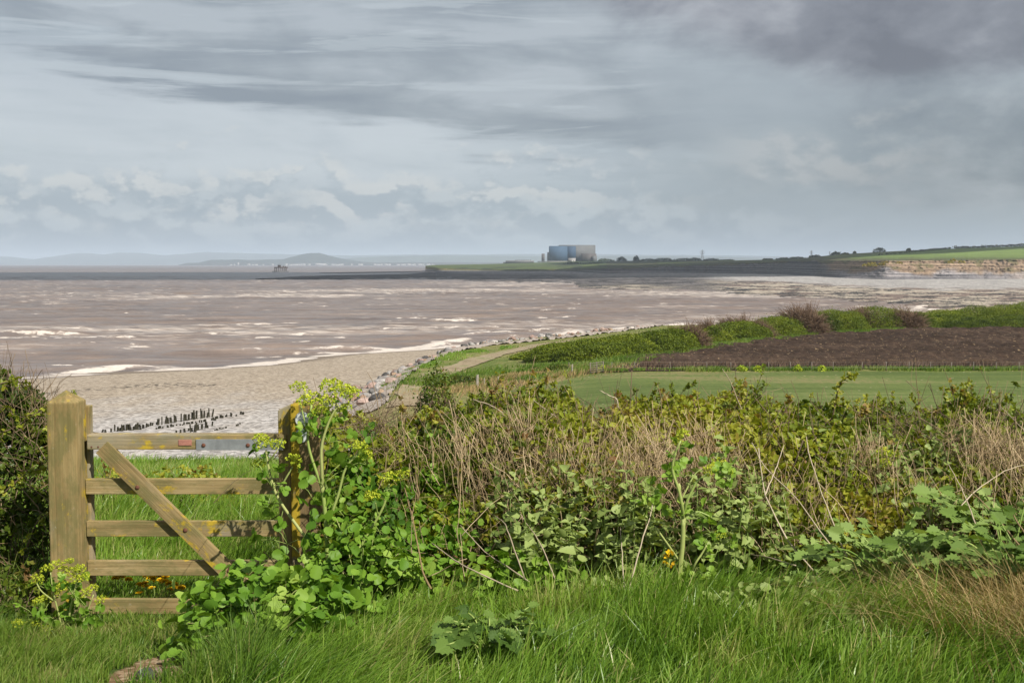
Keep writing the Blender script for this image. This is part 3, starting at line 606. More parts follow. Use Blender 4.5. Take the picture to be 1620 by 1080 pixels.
def bare_bush(label, c, rx, ry, h, n, seed, group=None, skew=-.25):
    e = empty('bare_bush', c, label, 'bush', group); m = 6; P = np.zeros((n, m, 3)); R = np.zeros((n, m)); t = np.linspace(0, 1, m)
    tip, d = shell(n, (0, 0, 0), rx, ry, h, seed, .28, .22, .02); rad = rng.uniform(.45, 1, n)[:, None]; tip = tip*(.35+.65*rad); st = rng.normal(0, .12, (n, 3))*np.array([rx, ry, 0])+tip*np.array([.35, .35, .25])*rng.uniform(0, 1.6, (n, 1)).clip(0, 1)
    for j, u in enumerate(t): P[:, j] = st+(tip-st)*u+rng.normal(0, .035, (n, 3))*h*(u > 0); P[:, j, 0] += skew*h*.5*u*u; P[:, j, 2] += .06*h*math.sin(u*3.1)
    R[:] = (.016+.03*(1-t))[None]*h*.22*rng.uniform(.6, 1.3, (n, 1)); V, Fs = tubes(P+np.array(c), R, 3)
    mk('twigs', V, Fs, M['barebush'], e, at={'tint': np.repeat(rng.random(n), m*3)})
    P = np.zeros((6, 4, 3)); P[:] = np.array(c); a = rng.uniform(0, 6.28, 6)
    for j, u in enumerate((-.05, .2, .45, .7)): P[:, j, 0] += np.cos(a)*rx*.5*u; P[:, j, 1] += np.sin(a)*ry*.5*u; P[:, j, 2] += u*h
    V, Fs = tubes(P, np.tile(np.array([.035, .028, .02, .01])*h, (6, 1)), 5); mk('stem', V, Fs, M['barebush'], e, at={'tint': np.full(len(V), .2)})
def at_px(px, py, z=None):
    z = 6. if z is None else z
    for _ in range(4): p = G(px, py, z); z = float(land_h(p[0], p[1]))
    return p
def scrub():
    # (px of centre, base py, width px, top py, kind)
    L = [(845, 568, 60, 556, 'g'), (890, 571, 100, 541, 'g'), (940, 570, 110, 532, 'g'), (990, 566, 100, 526, 'g'), (1035, 560, 90, 519, 'd'), (1068, 555, 70, 517, 'g'),
         (1082, 551, 78, 503, 'b'), (1122, 545, 74, 512, 'g'), (1118, 542, 50, 499, 'b'), (1170, 540, 90, 506, 'g'), (1160, 534, 62, 492, 'b'), (1195, 536, 56, 500, 'b'), (1222, 533, 92, 498, 'g'),
         (1262, 529, 96, 476, 'b'), (1300, 526, 60, 492, 'd'), (1322, 525, 96, 487, 'g'), (1352, 520, 74, 480, 'b'), (1385, 521, 92, 482, 'g'), (1420, 520, 80, 482, 'b'), (1440, 520, 70, 490, 'd'),
         (1462, 519, 80, 494, 'g'), (1500, 518, 92, 488, 'g'), (1545, 517, 104, 482, 'g'), (1590, 517, 100, 480, 'g'), (1640, 515, 110, 473, 'g'), (1530, 520, 90, 500, 'd'), (1610, 519, 110, 497, 'd'), (1700, 515, 120, 470, 'g')]
    names = {'g': 'vivid green wind-cut scrub bush', 'b': 'bare brown twiggy bush', 'd': 'dull olive scrub bush'}
    where = ['at the left tip of the scrub line nearest the track', 'second from the left tip of the scrub line', 'in the smooth left stretch of the scrub line', 'left of the first brown bushes', 'just left of the first brown bush', 'against the first brown bush',
             'leftmost of the brown ones in the scrub line', 'between the first and third brown bushes', 'behind the first brown bush on the skyline of the scrub', 'left of the middle pair of brown bushes', 'left one of the middle pair', 'right one of the middle pair', 'left of the tallest brown bush',
             'tallest of the scrub line standing above the sea', 'at the right foot of the tallest brown bush', 'between the two tallest brown bushes', 'right of the tallest brown bush', 'in the right part between two brown bushes', 'rightmost of the brown ones', 'at the foot of the rightmost brown bush',
             'just right of the rightmost brown bush', 'in the dip right of the brown bushes', 'third from the right edge behind the ploughed field', 'second from the right edge behind the ploughed field', 'at the right edge behind the ploughed field', 'low in front of the right-hand scrub', 'low in front of the scrub at the right edge', 'just past the right edge of the scrub line']
    for k, (px, py, w, top, kind) in enumerate(L):
        p = at_px(px, py); Yc = p[1]+(3.0 if kind != 'd' else 1.5); x = p[0]*Yc/p[1]; zb = float(land_h(x, Yc)); rx = w/2/F*Yc*1.12; h = (EYE-(top-417)/F*Yc)-zb; c = (x, Yc, zb-.1)
        lab = names[kind]+' '+where[k]
        if kind == 'b': bare_bush(lab, (c[0], c[1]-4.2, c[2]), rx*1.12, rx*.8, h*1.05, 3600, 40+k)
        else: bush('scrub_bush', lab, 'bush', c, rx*1.1, max(rx*.8, 3.2), h*.96, 24000, .135, M['scrub'], 60+k, lump=.13, tintc=.55 if kind == 'g' else .3)
scrub()
p = W(690, 640, 27); zb = float(land_h(p[0], 27.)); bush('round_bush', 'dark green round bush rising behind the hedge beside the track', 'bush', (p[0], 27, zb), .72, .7, (EYE-(586-417)/F*27-zb)*.97, 8000, .05, M['darkleaf'], 5, lump=.2)
p = at_px(882, 588); bush('low_bush', 'low dark bush on the grass beside the small field gate', 'bush', tuple(p), 1.7, 1.2, .75, 2500, .14, M['darkleaf'], 6)
p = at_px(700, 606, 5); bush('low_bush', 'low dark bush left of the thick fence post', 'bush', tuple(at_px(735, 607)), 2.0, 1.3, .9, 2500, .14, M['darkleaf'], 7)
for k, (px, lab) in enumerate([(953, 'right of the field gate'), (1174, 'left one of the pair by the field fence'), (1199, 'right one of the pair by the field fence'), (1262, 'third along the field fence'), (1300, 'rightmost along the field fence')]):
    bush('alexanders_clump', 'yellow green alexanders clump '+lab, 'plant', tuple(at_px(px, 587)), .5, .45, .62, 220, .15, M['umbel'], 80+k, tintc=.35)
M['darkpost'] = plain('old fence post', (.17, .145, .115), .9, .2, 0, .3, 6)
def fence():
    e = empty('wire_fence', tuple(at_px(1200, 586)), 'thin post and wire fence along the near edge of the ploughed field', 'fence'); pr = []
    for px in (900, 968, 1004, 1060, 1118, 1156, 1186, 1216, 1250, 1284, 1318, 1364, 1402, 1438, 1472, 1505, 1540, 1576, 1612, 1650):
        p = at_px(px, 586.5); pr.append(p); V, Fs = boxV(p[0]-.035, p[0]+.035, p[1]-.035, p[1]+.035, p[2]-.1, p[2]+1.0); mk('post', V, Fs, M['darkpost'], e)
    A = Acc()
    for zz in (.4, .7, .95): V, Fs = tubes(np.array(pr)+np.array([0, -.06, zz]), np.full(len(pr), .006), 3); A.add(V, Fs)
    A.build('wire', M['iron'], e)
    for px, py, h, w, lab in [(755, 613, 1.35, .26, 'thick grey gatepost leaning in the field corner beside the track'), (766, 611, .9, .1, 'thin stake just right of the thick grey gatepost'), (905, 591, 1.05, .16, 'short post on the left of the small field gate'), (788, 607, .8, .1, 'small stake between the thick gatepost and the field gate'),
                               (1462, 518, .95, .14, 'pale marker post standing against the scrub'), (1492, 514, 1.3, .1, 'thin marker post right of the pale one by the scrub')]:
        p = at_px(px, py)
        def shp(bm):
            for v in bm.verts:
                if v.co.z > 0: v.co.z += .12*v.co.x/w; v.co.x *= .88
        tag(bbox_mesh('fence_post', w, w, h+.2, .015, M['greywood'], None, (p[0], p[1], p[2]+h/2-.1), (0, .03, .3), shp), lab, 'post')
    p = at_px(944, 590.5); e = empty('field_gate', tuple(p), 'small grey barred gate leaning between green and ploughed fields', 'gate'); d = np.array([1.9, 1.6, 0])/2.48
    for k in range(5): z = .15+.24*k; a = p-d*1.0; b = p+d*1.0; V, Fs = tubes(np.array([a+[0, 0, z], b+[0, 0, z+.12]]), np.array([.045, .045]), 4); mk('rail', V, Fs, M['darkpost'], e)
    for s in (-1., 1., 0.): a = p+d*s; V, Fs = tubes(np.array([a+[0, 0, -.05], a+[0, 0, 1.3]]), np.array([.06, .06]), 4); mk('stile', V, Fs, M['darkpost'], e)
fence()

# ------------------------------------------------------------------ far foreshore, cliffs, headland
def colmat(name, rough=.9, amp=.35, sx=1., sy=1., sz=1., det=6, bdist=.5, scale=.15):
    m, nt = newmat(name); v = coords(nt); n = noise(nt, scl(nt, v, sx, sy, sz), scale, det, .68)
    c = mix(nt, 1.0, attr(nt, 'Col', 'Color'), ramp(nt, n, [(.3, (1-amp,)*3), (.7, (1+amp,)*3)]), 'MULTIPLY'); surf(nt, c, rough, .2, bump(nt, n, .6, bdist)); return m
def lerpc(a, b, t): return np.asarray(a)*(1-t[..., None])+np.asarray(b)*t[..., None]
PXB = [672, 690, 760, 850, 900, 960, 1000, 1060, 1150, 1230, 1275, 1300, 1330, 1400, 1480, 1560, 1640, 1760]
BASE = [428.5, 428.5, 428.5, 429, 429.4, 432, 431.5, 431.5, 432.5, 434, 436, 437, 439, 441, 440.5, 440.5, 441, 441]
BZ = [2, 2, 2, 2.4, 2.4, 2.7, 2.8, 2.8, 3, 3, 3, 3.2, 3.5, 4, 4, 4, 4, 4]
TOP = [421.5, 424, 426.5, 426.6, 425.2, 424.2, 423.5, 421, 417, 413.2, 412.4, 411.8, 412, 412.5, 412.2, 411.2, 410, 409]
RID = [420.8, 419.3, 418, 415.3, 413.7, 413, 412.6, 412, 412.2, 410.5, 408, 405.2, 402.2, 398.2, 394.2, 391.6, 388.6, 384]
RIY = [2800, 2950, 3500, 4350, 4450, 4200, 4000, 3400, 2600, 2200, 2050, 2000, 1950, 1900, 1880, 1860, 1850, 1840]
def zat(py, Yv): _, y, z = ray(810, py); return EYE+z/y*Yv
def far_coast():
    px = np.arange(673, 1760, .8); base = np.interp(px, PXB, BASE)+(fbm(px*.05, px*0, 3, 4)-.5)*(1.1-.85*smst(px, 1150, 1320)); base = np.convolve(np.pad(base, 12, 'edge'), np.ones(25)/25, 'valid'); bz = np.interp(px, PXB, BZ)
    _, yb, zb = ray(px, base); Yb = (bz-EYE)/zb*yb
    big = smst(px, 880, 960); butt = (fbm(px*.045, px*0+3, 7, 5, .42)-.5)*30*big*np.clip((Yb/1700), .6, 1.2)**2.5*(1-.72*smst(px, 1290, 1340))
    corner = 40*np.exp(-((px-1280)/16)**2)+60*np.exp(-((px-965)/14)**2)
    top = np.interp(px, PXB, TOP)+(fbm(px*.06, px*0+9, 13, 4)-.5)*1.3*big; Yt = Yb+np.interp(px, PXB, [12, 20, 20, 20, 40, 45, 45, 50, 45, 35, 30, 30, 40, 40, 40, 40, 40, 40]); zt = zat(top, Yt)
    nr = 46; t = np.linspace(0, 1, nr)[:, None]; PX = np.broadcast_to(px, (nr, len(px))); T = np.broadcast_to(t, PX.shape)
    Z = bz-1.5+(zt-bz+1.5)*T; strata = (fbm(Z*1.1+PX*.004, PX*.01, 5, 3)-.5)
    tal = np.where(T < .3, (1-T/.3)**1.5, 0)
    Yc = Yb*(1-T)+Yt*T-butt*(1-.3*T)-corner+strata*5*big+(fbm(PX*.28, Z*.6, 6, 4)-.5)*5*big*(.5+T)-tal*13*big*(.3+1.2*vn(PX*.09, 1, 4)); Xc = (PX-810)/F*Yc/cP*1.0
    Xc = ray(PX, 540)[0]/ray(PX, 417)[1]*Yc
    warm = smst(PX+(fbm(PX*.05, Z*.1, 3, 3)-.5)*50, 1292, 1330)*smst(T+(fbm(PX*.03, T*1.5, 8, 4)-.5)*.75, .30, .52)
    warm = np.maximum(warm, smst(PX, 1585, 1610)*.3); band = (fbm(Z*.9+PX*.006, PX*.004, 25, 3))
    dark = lerpc((.06, .057, .06), (.165, .15, .148), smst(band, .36, .66)); dark = dark*(1+.8*smst(PX, 1300, 1340))[..., None]
    sand = lerpc((.13, .09, .06), (.26, .19, .13), smst(band, .35, .65)); c = dark*(1-warm[..., None])+sand*warm[..., None]
    gr = smst(T+(fbm(PX*.08, Z*.15, 31, 4)-.5)*.5-.22*smst(PX, 1300, 1400)*(vn(PX*.03, 2, 9) > .5), .86, 1.0)
    low = (1-big)[...]; gr = np.maximum(gr, low*smst(T, .3, .6)); gr = np.maximum(gr, .7*smst(fbm(PX*.05+T*2, T*3.5-PX*.01, 44, 4), .60, .68)*smst(PX, 1310, 1340)*smst(T, .25, .6))
    c = c*(1-gr[..., None])+gr[..., None]*lerpc((.05, .06, .022), (.13, .105, .05), fbm(PX*.3, Z*.4, 17, 3))
    o = mk('cliff', np.stack([Xc, Yc, Z], -1).reshape(-1, 3), grid_faces(*PX.shape), colmat('cliff rock', .95, .4, 1, 1, 2.5, 6, 1.2, .22), colat=c.reshape(-1, 3)); tag(o, kind='structure')
    # land behind the cliff edge
    ridY = np.interp(px, PXB, RIY); rz = zat(np.interp(px, PXB, RID), ridY); ridY = np.maximum(ridY, Yc[-1]+60)
    nr = 46; t = np.concatenate([np.linspace(0, 1, 36), [1.05, 1.12, 1.2, 1.3, 1.45, 1.6, 1.8, 2.0, 2.3, 2.6]])[:, None]; PX = np.broadcast_to(px, (nr, len(px)))
    Yl = Yc[-1]+(ridY-Yc[-1])*np.minimum(t, 1)+np.maximum(t-1, 0)*900; Zl = np.where(t <= 1, Z[-1]+(rz-Z[-1])*np.clip(t, 0, 1)**.85, rz-np.maximum(t-1.32, 0)*26); Zl = np.maximum(Zl, -3)
    Xl = ray(PX, 540)[0]/ray(PX, 417)[1]*Yl; py = 417-(Zl-EYE)/Yl*F
    f = fbm(Xl*.004, Yl*.003, 2, 4); g = lerpc((.055, .075, .02), (.085, .125, .032), f)
    rough = lerpc((.07, .062, .028), (.055, .07, .025), fbm(PX*.12, Yl*.02, 6, 3))
    edge = np.maximum(smst(PX, 1322, 1300), smst(t*1.0+(fbm(PX*.06, t*6, 12, 3)-.5)*.22, np.interp(PX, [1300, 1360, 1640], [.30, .17, .08])+.04, np.interp(PX, [1300, 1360, 1640], [.30, .17, .08])-.04))
    edge = edge*np.where(PX < 960, .25, 1); edge = np.where((PX > 1040) & (PX < 1230), np.maximum(edge, .85)*(1-.6*smst(fbm(PX*.02, t*5, 3, 2), .5, .6)), edge)
    c = g*(1-edge[..., None])+rough*edge[..., None]
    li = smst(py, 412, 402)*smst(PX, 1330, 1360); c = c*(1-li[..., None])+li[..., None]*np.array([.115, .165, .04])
    far = smst(PX, 1480, 1430)*smst(PX, 1290, 1330)*smst(t-np.interp(PX, [1290, 1400, 1480], [.2, .62, 1.]), 0, .04); c = c*(1-far[..., None])+far[..., None]*np.array([.095, .115, .035])
    sc = smst(fbm(PX*.03, py*.35, 3, 3), .52, .6)*smst(PX, 1000, 940)*smst(np.minimum(t, 1)+0*PX, .5, .1); c = c*(1-sc[..., None])+sc[..., None]*np.array([.032, .042, .02])
    o = mk('clifftop_fields', np.stack([Xl, Yl, Zl], -1).reshape(-1, 3), grid_faces(*PX.shape), colmat('clifftop grass', .95, .22, 1, .4, 1, 5, .3, .05), smooth=True, colat=c.reshape(-1, 3)); tag(o, kind='structure')
    # foreshore laid bare by the tide
    px = np.arange(404, 1762, .8)
    fr = np.interp(px, [404, 412, 430, 520, 600, 660, 700, 750, 860, 908, 914, 920, 1000, 1060, 1085, 1130, 1160, 1240, 1300, 1400, 1450, 1480, 1760], [440.9, 441.4, 441.8, 442, 441, 440.5, 441.5, 445.5, 447.5, 449, 453, 458.6, 459, 459.5, 459, 462, 466, 470, 473.5, 480, 485, 489, 489])
    fr = fr+(fbm(px*.09, px*0, 14, 4)-.5)*1.6*smst(px, 420, 520)
    bk = np.interp(px, [404, 420, 460, 520, 600, 650, 690, 720], [440.7, 440.3, 437.6, 435.4, 434.2, 432.8, 429, 428.6]); bk = np.where(px > 715, np.interp(px, PXB, BASE), bk)
    nr = 110; t = np.linspace(0, 1, nr)[:, None]; PX = np.broadcast_to(px, (nr, len(px))); py = fr+(bk-fr)*t; T = np.broadcast_to(t, PX.shape)
    zc = np.interp(px, [404, 660, 700, 900, 1200, 1760], [.8, .9, 2.0, 2.6, 3.1, 4.1]); Z = -.25+(zc+.25)*np.minimum(T*1.0, 1)**.7
    Z = np.where(px < 690, -.2+1.1*np.sin(np.pi*np.clip(T*.9+.08, 0, 1))**.6, Z)
    _, yy, zz = ray(PX, py); Y0 = (Z-EYE)/zz*yy; X0 = ray(PX, 540)[0]/ray(PX, 417)[1]*Y0
    n1 = fbm(PX*.035+py*.15, py*1.1, 51, 5, .6); n2 = fbm(PX*.02, py*.55-PX*.012, 61, 5, .6); n3 = fbm(PX*.25, py*1.8, 71, 3)
    Z = Z+((n1-.5)*1.0+(n3-.5)*.5)*smst(T, 0, .08)*smst(T, 1, .9)
    rock, weed, sand, pale, mud = [np.array(q) for q in ((.085, .078, .076), (.032, .030, .030), (.155, .117, .096), (.31, .295, .28), (.105, .095, .093))]; ledge = np.array((.34, .295, .235))
    c = lerpc(weed, rock, smst(n1, .45, .7))
    L = smst(PX, 680, 740)                                       # mud and rock bands left of the cliffs
    c2 = lerpc(mud, rock*.9, smst(n2, .45, .55)); c2 = c2*(1-smst(n1, .50, .56)[..., None]*.9)+weed*smst(n1, .50, .56)[..., None]*.9
    c2 = c2*(1-smst(T, .62, .9)[..., None])+lerpc(mud, pale*.8, n3)*smst(T, .62, .9)[..., None]; c = c*(1-L[..., None])+c2*L[..., None]
    Rr = smst(PX+ (n2-.5)*60, 1090, 1180)
    c3 = lerpc(sand*.85, sand*1.1, n3); lg = smst(n2+.10*np.exp(-((T-.28)/.25)**2), .50, .57); c3 = c3*(1-lg[..., None])+lerpc(ledge*.75, ledge, n3)*lg[..., None]
    wd = smst(n1-.08*smst(T, .1, .5), .475, .55); c3 = c3*(1-wd[..., None])+weed*wd[..., None]
    up = smst(T+(n2-.5)*.3, .60, .72); c3 = c3*(1-up[..., None])+lerpc(pale*.72, pale*1.05, n3)*up[..., None]; c = c*(1-Rr[..., None])+c3*Rr[..., None]
    tn = np.exp(-((PX-985)/90)**2)*smst(py, 449, 452); c = c*(1-tn[..., None])+lerpc(weed, ledge*.75, smst(n1+.12*smst(PX, 940, 1010), .48, .6))*tn[..., None]
    o = mk('foreshore', np.stack([X0, Y0, Z], -1).reshape(-1, 3), grid_faces(*PX.shape), colmat('tidal foreshore', .8, .3, 1, .35, 1, 6, .4, .12), colat=c.reshape(-1, 3)); tag(o, kind='structure')
    p2 = np.arange(505, 700, 1.); t = np.linspace(0, 1, 8)[:, None]; f2 = np.interp(p2, [505, 540, 640, 700], [431.4, 431.8, 431.0, 429.5]); b2 = np.interp(p2, [505, 600, 700], [431.2, 429.6, 428.0])
    PX = np.broadcast_to(p2, (8, len(p2))); py = f2+(b2-f2)*t; Z = -.1+.9*np.sin(np.pi*np.clip(t*.9+.1, 0, 1))+0*PX; _, yy, zz = ray(PX, py); Y0 = (Z-EYE)/zz*yy
    o = mk('outer_reef', np.stack([ray(PX, 540)[0]/ray(PX, 417)[1]*Y0, Y0, Z], -1).reshape(-1, 3), grid_faces(*PX.shape), colmat('reef rock', .9, .3), colat=np.tile([.06, .055, .058], (PX.size, 1))); tag(o, kind='structure')
    return px
far_coast()
def ridge_pt(px, dY=0.):
    Yr = np.interp(px, PXB, RIY)+dY; return np.array([(px-810)/F*Yr/1.0, Yr, zat(np.interp(px, PXB, RID), np.interp(px, PXB, RIY))])
def far_trees():
    def t(name, lab, px, w, top, Yo=0, n=500, mat='scrubdark', cat='tree', grp=None, base=None, lump=.35):
        p = ridge_pt(px, Yo); p[0] = ray(px, 417)[0]/ray(px, 417)[1]*p[1]; h = (EYE+(417-top)/F*p[1])-p[2]+1
        bush(name, lab, cat, (p[0], p[1], p[2]-1), w/2/F*p[1], w/2/F*p[1]*.7, max(h, 1.5), n, 1.15*p[1]/2000, M[mat], int(px), grp, lump)
    for px, w, top, lab in [(958, 26, 409.6, 'low dark copse on the skyline just right of the power station'), (984, 17, 407.2, 'rounded dark tree clump on the skyline right of the power station'), (1006, 9, 405.2, 'single upright tree on the skyline right of the power station'), (1026, 30, 409.6, 'dark hedge of trees right of the single upright tree'),
                            (1050, 26, 408.4, 'hummocked treetop mass left of the big pylon on the skyline'), (1080, 30, 409.2, 'low treetop mass close left of the big pylon'), (1100, 22, 408.4, 'treetop mass at the left foot of the big pylon'), (1125, 26, 408.9, 'treetop mass at the right foot of the big pylon'), (1150, 26, 410.8, 'low trees right of the big pylon'), (1215, 18, 409.2, 'scrubby clump on the clifftop skyline left of the far pylon'),
                            (1240, 24, 408, 'scrubby clump beneath the far pylon'), (1262, 26, 406.5, 'scrub on the skyline right of the far pylon'), (1290, 22, 404, 'dark scrub at the left end of the hill field'), (1322, 16, 398.2, 'round dark copse on the left slope of the hill'), (1337, 12, 400.3, 'low copse beside the round copse on the hill'), (1352, 5, 398.3, 'tiny lone bush on the hill skyline'),
                            (1391, 20, 392.2, 'prominent rounded tree clump on the hill skyline'), (1437, 7, 393.4, 'small dark bush on the hill skyline right of the clump')]:
        t('far_tree', lab, px, w, top, -20, 700)
    for px, y0, w, top, lab in [(938, 3000, 44, 415.2, 'dark bushes in front of the power station foot'), (905, 3400, 26, 414.4, 'bush mass at the right end of the station wall')]:
        z = zat(419 if px > 920 else 417, y0); bush('far_bush', lab, 'bush', ((px-810)/F*y0, y0, z-1), w/2/F*y0, 20, EYE+(417-top)/F*y0-z, 500, 2., M['scrubdark'], px)
    def hedge(lab, pts, Ys, h, n):
        P = []
        for (px, py), Yv in zip(pts, Ys): P.append([ray(px, 417)[0]/ray(px, 417)[1]*Yv, Yv, zat(py, Yv)])
        P = np.array(P); e = empty('hedgerow', tuple(P[0]), lab, 'hedge'); u = rng.random(n)*(len(P)-1); i = u.astype(int); f = (u-i)[:, None]; b = P[i]*(1-f)+P[i+1]*f
        b = b+np.column_stack([rng.normal(0, 1.2, n), rng.normal(0, 1.2, n), rng.random(n)*h*(.5+vn(u*25, u*0, 3))]); V, Fs, T = leaves(T_QUAD, b, rdir(n), rdir(n, .5), 1.2*rng.uniform(.7, 1.3, n), rng.random(n)); mk('foliage', V, Fs, M['scrubdark'], e, at={'tint': T})
    hedge('dark hedge along the skyline of the hill at the right', [(1509, 393), (1560, 391.5), (1620, 388.8), (1700, 386.2)], [1870, 1858, 1850, 1845], 2.6, 2600)
    hedge('thin hedge dividing the two green hill fields', [(1390, 406), (1430, 401.5), (1470, 397), (1503, 394)], [1500, 1620, 1750, 1860], 2.4, 1800)
    for k in range(14):                                          # gorse on the clifftop slope
        px = rng.uniform(1352, 1425) if k < 11 else rng.uniform(1500, 1530); q = np.interp(px, PXB, BASE); Yg = np.interp(px, [1352, 1425, 1530], [1135, 1110, 1120])+rng.uniform(0, 16); py = np.interp(px, [1352, 1425, 1530], [421, 414, 413.6])+rng.uniform(-2, 2.5)
        bush('gorse_bush', 'yellow flowering gorse bush on the clifftop above the orange rock' if k < 11 else 'yellow gorse bush on the clifftop farther right', 'gorse', (ray(px, 417)[0]/ray(px, 417)[1]*Yg, Yg, zat(py, Yg)-.5), rng.uniform(1.6, 3.2), 2., rng.uniform(1.3, 2.), 90, .9, M['gorse'], 300+k, 'gorse bushes on the left clifftop' if k < 11 else 'gorse bushes on the right clifftop')
far_trees()

# ------------------------------------------------------------------ power station, pylons, sea tower, distant town and hills
def pl(name, c, var=.12, scale=.05): M[name] = plain(name, c, .75, .3, 0, var, scale)
for nm, c in (('blue cladding', (.042, .085, .145)), ('deep blue cladding', (.032, .066, .12)), ('pale panel', (.24, .24, .235)), ('grey blue cladding', (.16, .18, .21)), ('beige cladding', (.125, .128, .13)), ('brown cladding', (.085, .075, .072)), ('red brown band', (.115, .075, .07)), ('off white wall', (.26, .25, .24)), ('dark opening', (.03, .04, .055)), ('grey concrete', (.14, .135, .13)), ('steel', (.13, .135, .14)), ('rusty steel', (.085, .065, .055)), ('white render', (.42, .41, .39))): pl(nm, c)
def px_box(px0, px1, py0, py1, Y0, dep): a = W(px0, py1, Y0); b = W(px1, py0, Y0); return boxV(a[0], b[0], Y0, Y0+dep, a[2], b[2])
def station():
    Y = 4500.; e = empty('power_station', tuple(W(905, 414, Y)), 'blue and grey block of a power station on the far headland', 'power station')
    def b(name, mat, x0, x1, y0, y1, dy=0, dep=60, par=e): V, Fs = px_box(x0, x1, y0, y1, Y+dy, dep); return mk(name, V, Fs, M[mat], par)
    hall = b('turbine_hall', 'blue cladding', 869.2, 897.8, 389.2, 415, 0, 70); 
    b('roof_edge', 'deep blue cladding', 868.9, 898, 388.6, 389.3, -2, 74, hall)
    for x in (874.8, 881.8, 889): b('vent_opening', 'dark opening', x, x+2.2, 392.4, 394, -1, 2, hall)
    b('window_strip', 'deep blue cladding', 872, 894, 400.2, 401.7, -1.5, 2, hall); b('base_band', 'red brown band', 872, 897.8, 412.1, 412.9, -1.2, 2, hall)
    re = b('reactor_hall', 'beige cladding', 885, 942, 387.6, 415, 76, 90); b('roof_band', 'red brown band', 884.8, 904, 387.1, 388.4, 74, 94, re); b('roof_band', 'red brown band', 920.6, 942.2, 387.1, 388.6, 74, 94, re)
    b('side_panel', 'grey blue cladding', 920.8, 940.6, 388.9, 401.4, 73.5, 3, re); b('side_band', 'brown cladding', 911.2, 920, 397.6, 398.6, 74, 3, re)
    for x in (893.5, 913, 932.5): b('roof_vent', 'grey concrete', x, x+2.6, 386.4, 387.7, 90, 20, re)
    tw = b('stair_block', 'deep blue cladding', 897.8, 911, 389.5, 412, 4, 66)
    for x in (898.2, 907.2): b('pale_panel', 'pale panel', x, x+3.2, 390, 404, 2.5, 2, tw); b('panel_joint', 'dark opening', x, x+3.2, 395.4, 395.9, 2.2, 1, tw); b('panel_joint', 'dark opening', x, x+3.2, 401, 401.5, 2.2, 1, tw)
    b('panel_foot', 'brown cladding', 898.2, 901.4, 404.1, 408, 2.6, 2, tw); b('entrance_block', 'off white wall', 899.3, 910.8, 408.3, 415.8, -20, 24)
    for x in (904.6, 908): b('pale_pier', 'white render', x, x+1.2, 411.8, 415.6, -21, 2)
    an = b('annex', 'brown cladding', 920.4, 943.5, 401.2, 416, 10, 60); b('annex_wall', 'grey concrete', 920.6, 938, 406.8, 416, 6, 5, an); b('annex_band', 'pale panel', 922, 938, 405, 405.8, 8.5, 2, an); b('roof_hut', 'brown cladding', 923.8, 927, 399.8, 401.4, 20, 20, an)
    for x in (925, 929, 933): b('annex_window', 'dark opening', x, x+1.4, 409, 410.6, 5, 1.5, an)
    ct = b('corner_tower', 'beige cladding', 937.2, 944.4, 404.6, 416, 0, 30); b('tower_top', 'steel', 940, 945, 401.4, 404.7, 2, 24, ct); b('tower_mast', 'steel', 943.4, 945.4, 400, 402, 8, 8, ct); b('tower_back', 'grey blue cladding', 944.4, 946.6, 402.4, 416, 4, 20, ct)
    b('side_block', 'beige cladding', 866.2, 869.2, 399, 415, 8, 50); b('low_wall', 'off white wall', 850.5, 899, 413, 414.6, -30, 12)
    st = b('vent_stack', 'brown cladding', 857, 861.6, 401.2, 415, 0, 22); b('stack_top', 'red brown band', 857.3, 858.9, 399.9, 401.4, 3, 10, st); b('stack_top', 'red brown band', 859.6, 861.2, 399.9, 401.4, 3, 10, st)
    e = empty('pump_house', tuple(W(822, 416, 4300)), 'long low grey building left of the power station', 'building'); Y = 4300.
    b('wall', 'grey concrete', 800, 845, 412.2, 417.5, 0, 40, e); b('window_band', 'dark opening', 801, 844, 414.2, 415, -1, 2, e)
    for k in range(9): b('roof_vent', 'steel', 815.5+k*2.9, 817+k*2.9, 410.9, 412.3, 6, 12, e)
    b('low_annex', 'steel', 796, 800.4, 414.4, 417.6, 5, 30, e)
station()
def pylon(px, top, base, Y, lab, wmul=1.):
    p = W(px, base, Y); H = W(px, top, Y)[2]-p[2]; e = empty('pylon', tuple(p), lab, 'pylon'); A = Acc(); r = .42*Y/5000
    def bar(a, b, rr=r): V, Fs = tubes(np.array([p+np.array(a), p+np.array(b)]), np.array([rr, rr]), 4); A.add(V, Fs)
    w0, wm = H*.13, H*.035; hs = [0, .18, .34, .48, .6, .72, .84]
    wid = lambda u: w0+(wm-w0)*min(u/.62, 1)
    for i in range(len(hs)-1):
        for sx in (-1, 1):
            for sy in (-1, 1): bar((sx*wid(hs[i]), sy*wid(hs[i]), hs[i]*H), (sx*wid(hs[i+1]), sy*wid(hs[i+1]), hs[i+1]*H))
            bar((sx*wid(hs[i]), -wid(hs[i]), hs[i]*H), (-sx*wid(hs[i+1]), -wid(hs[i+1]), hs[i+1]*H), r*.7)
    for sx in (-1, 1): bar((sx*wm, 0, .84*H), (0, 0, H))
    A.build('lattice_tower', M['steel'], e)
    for u, w in ((.58, .17), (.72, .23), (.86, .15)):
        A = Acc()
        for s in (-1, 1): bar((s*w*H, 0, u*H), (0, 0, (u+.01)*H)); bar((s*w*H, 0, u*H), (0, 0, (u+.055)*H), r*.7); bar((s*w*H, 0, u*H), (s*w*H, 0, (u-.045)*H), r*.8)
        A.build('cross_arm', M['steel'], e)
pylon(1111, 394.6, 411.5, 4700, 'large dark lattice pylon on the skyline right of the power station')
pylon(1283.5, 395.6, 408.5, 5200, 'grey lattice pylon behind the cliffs left of the hill'); pylon(1312.5, 397.4, 404.5, 6500, 'faint small pylon between the grey pylon and the round copse')
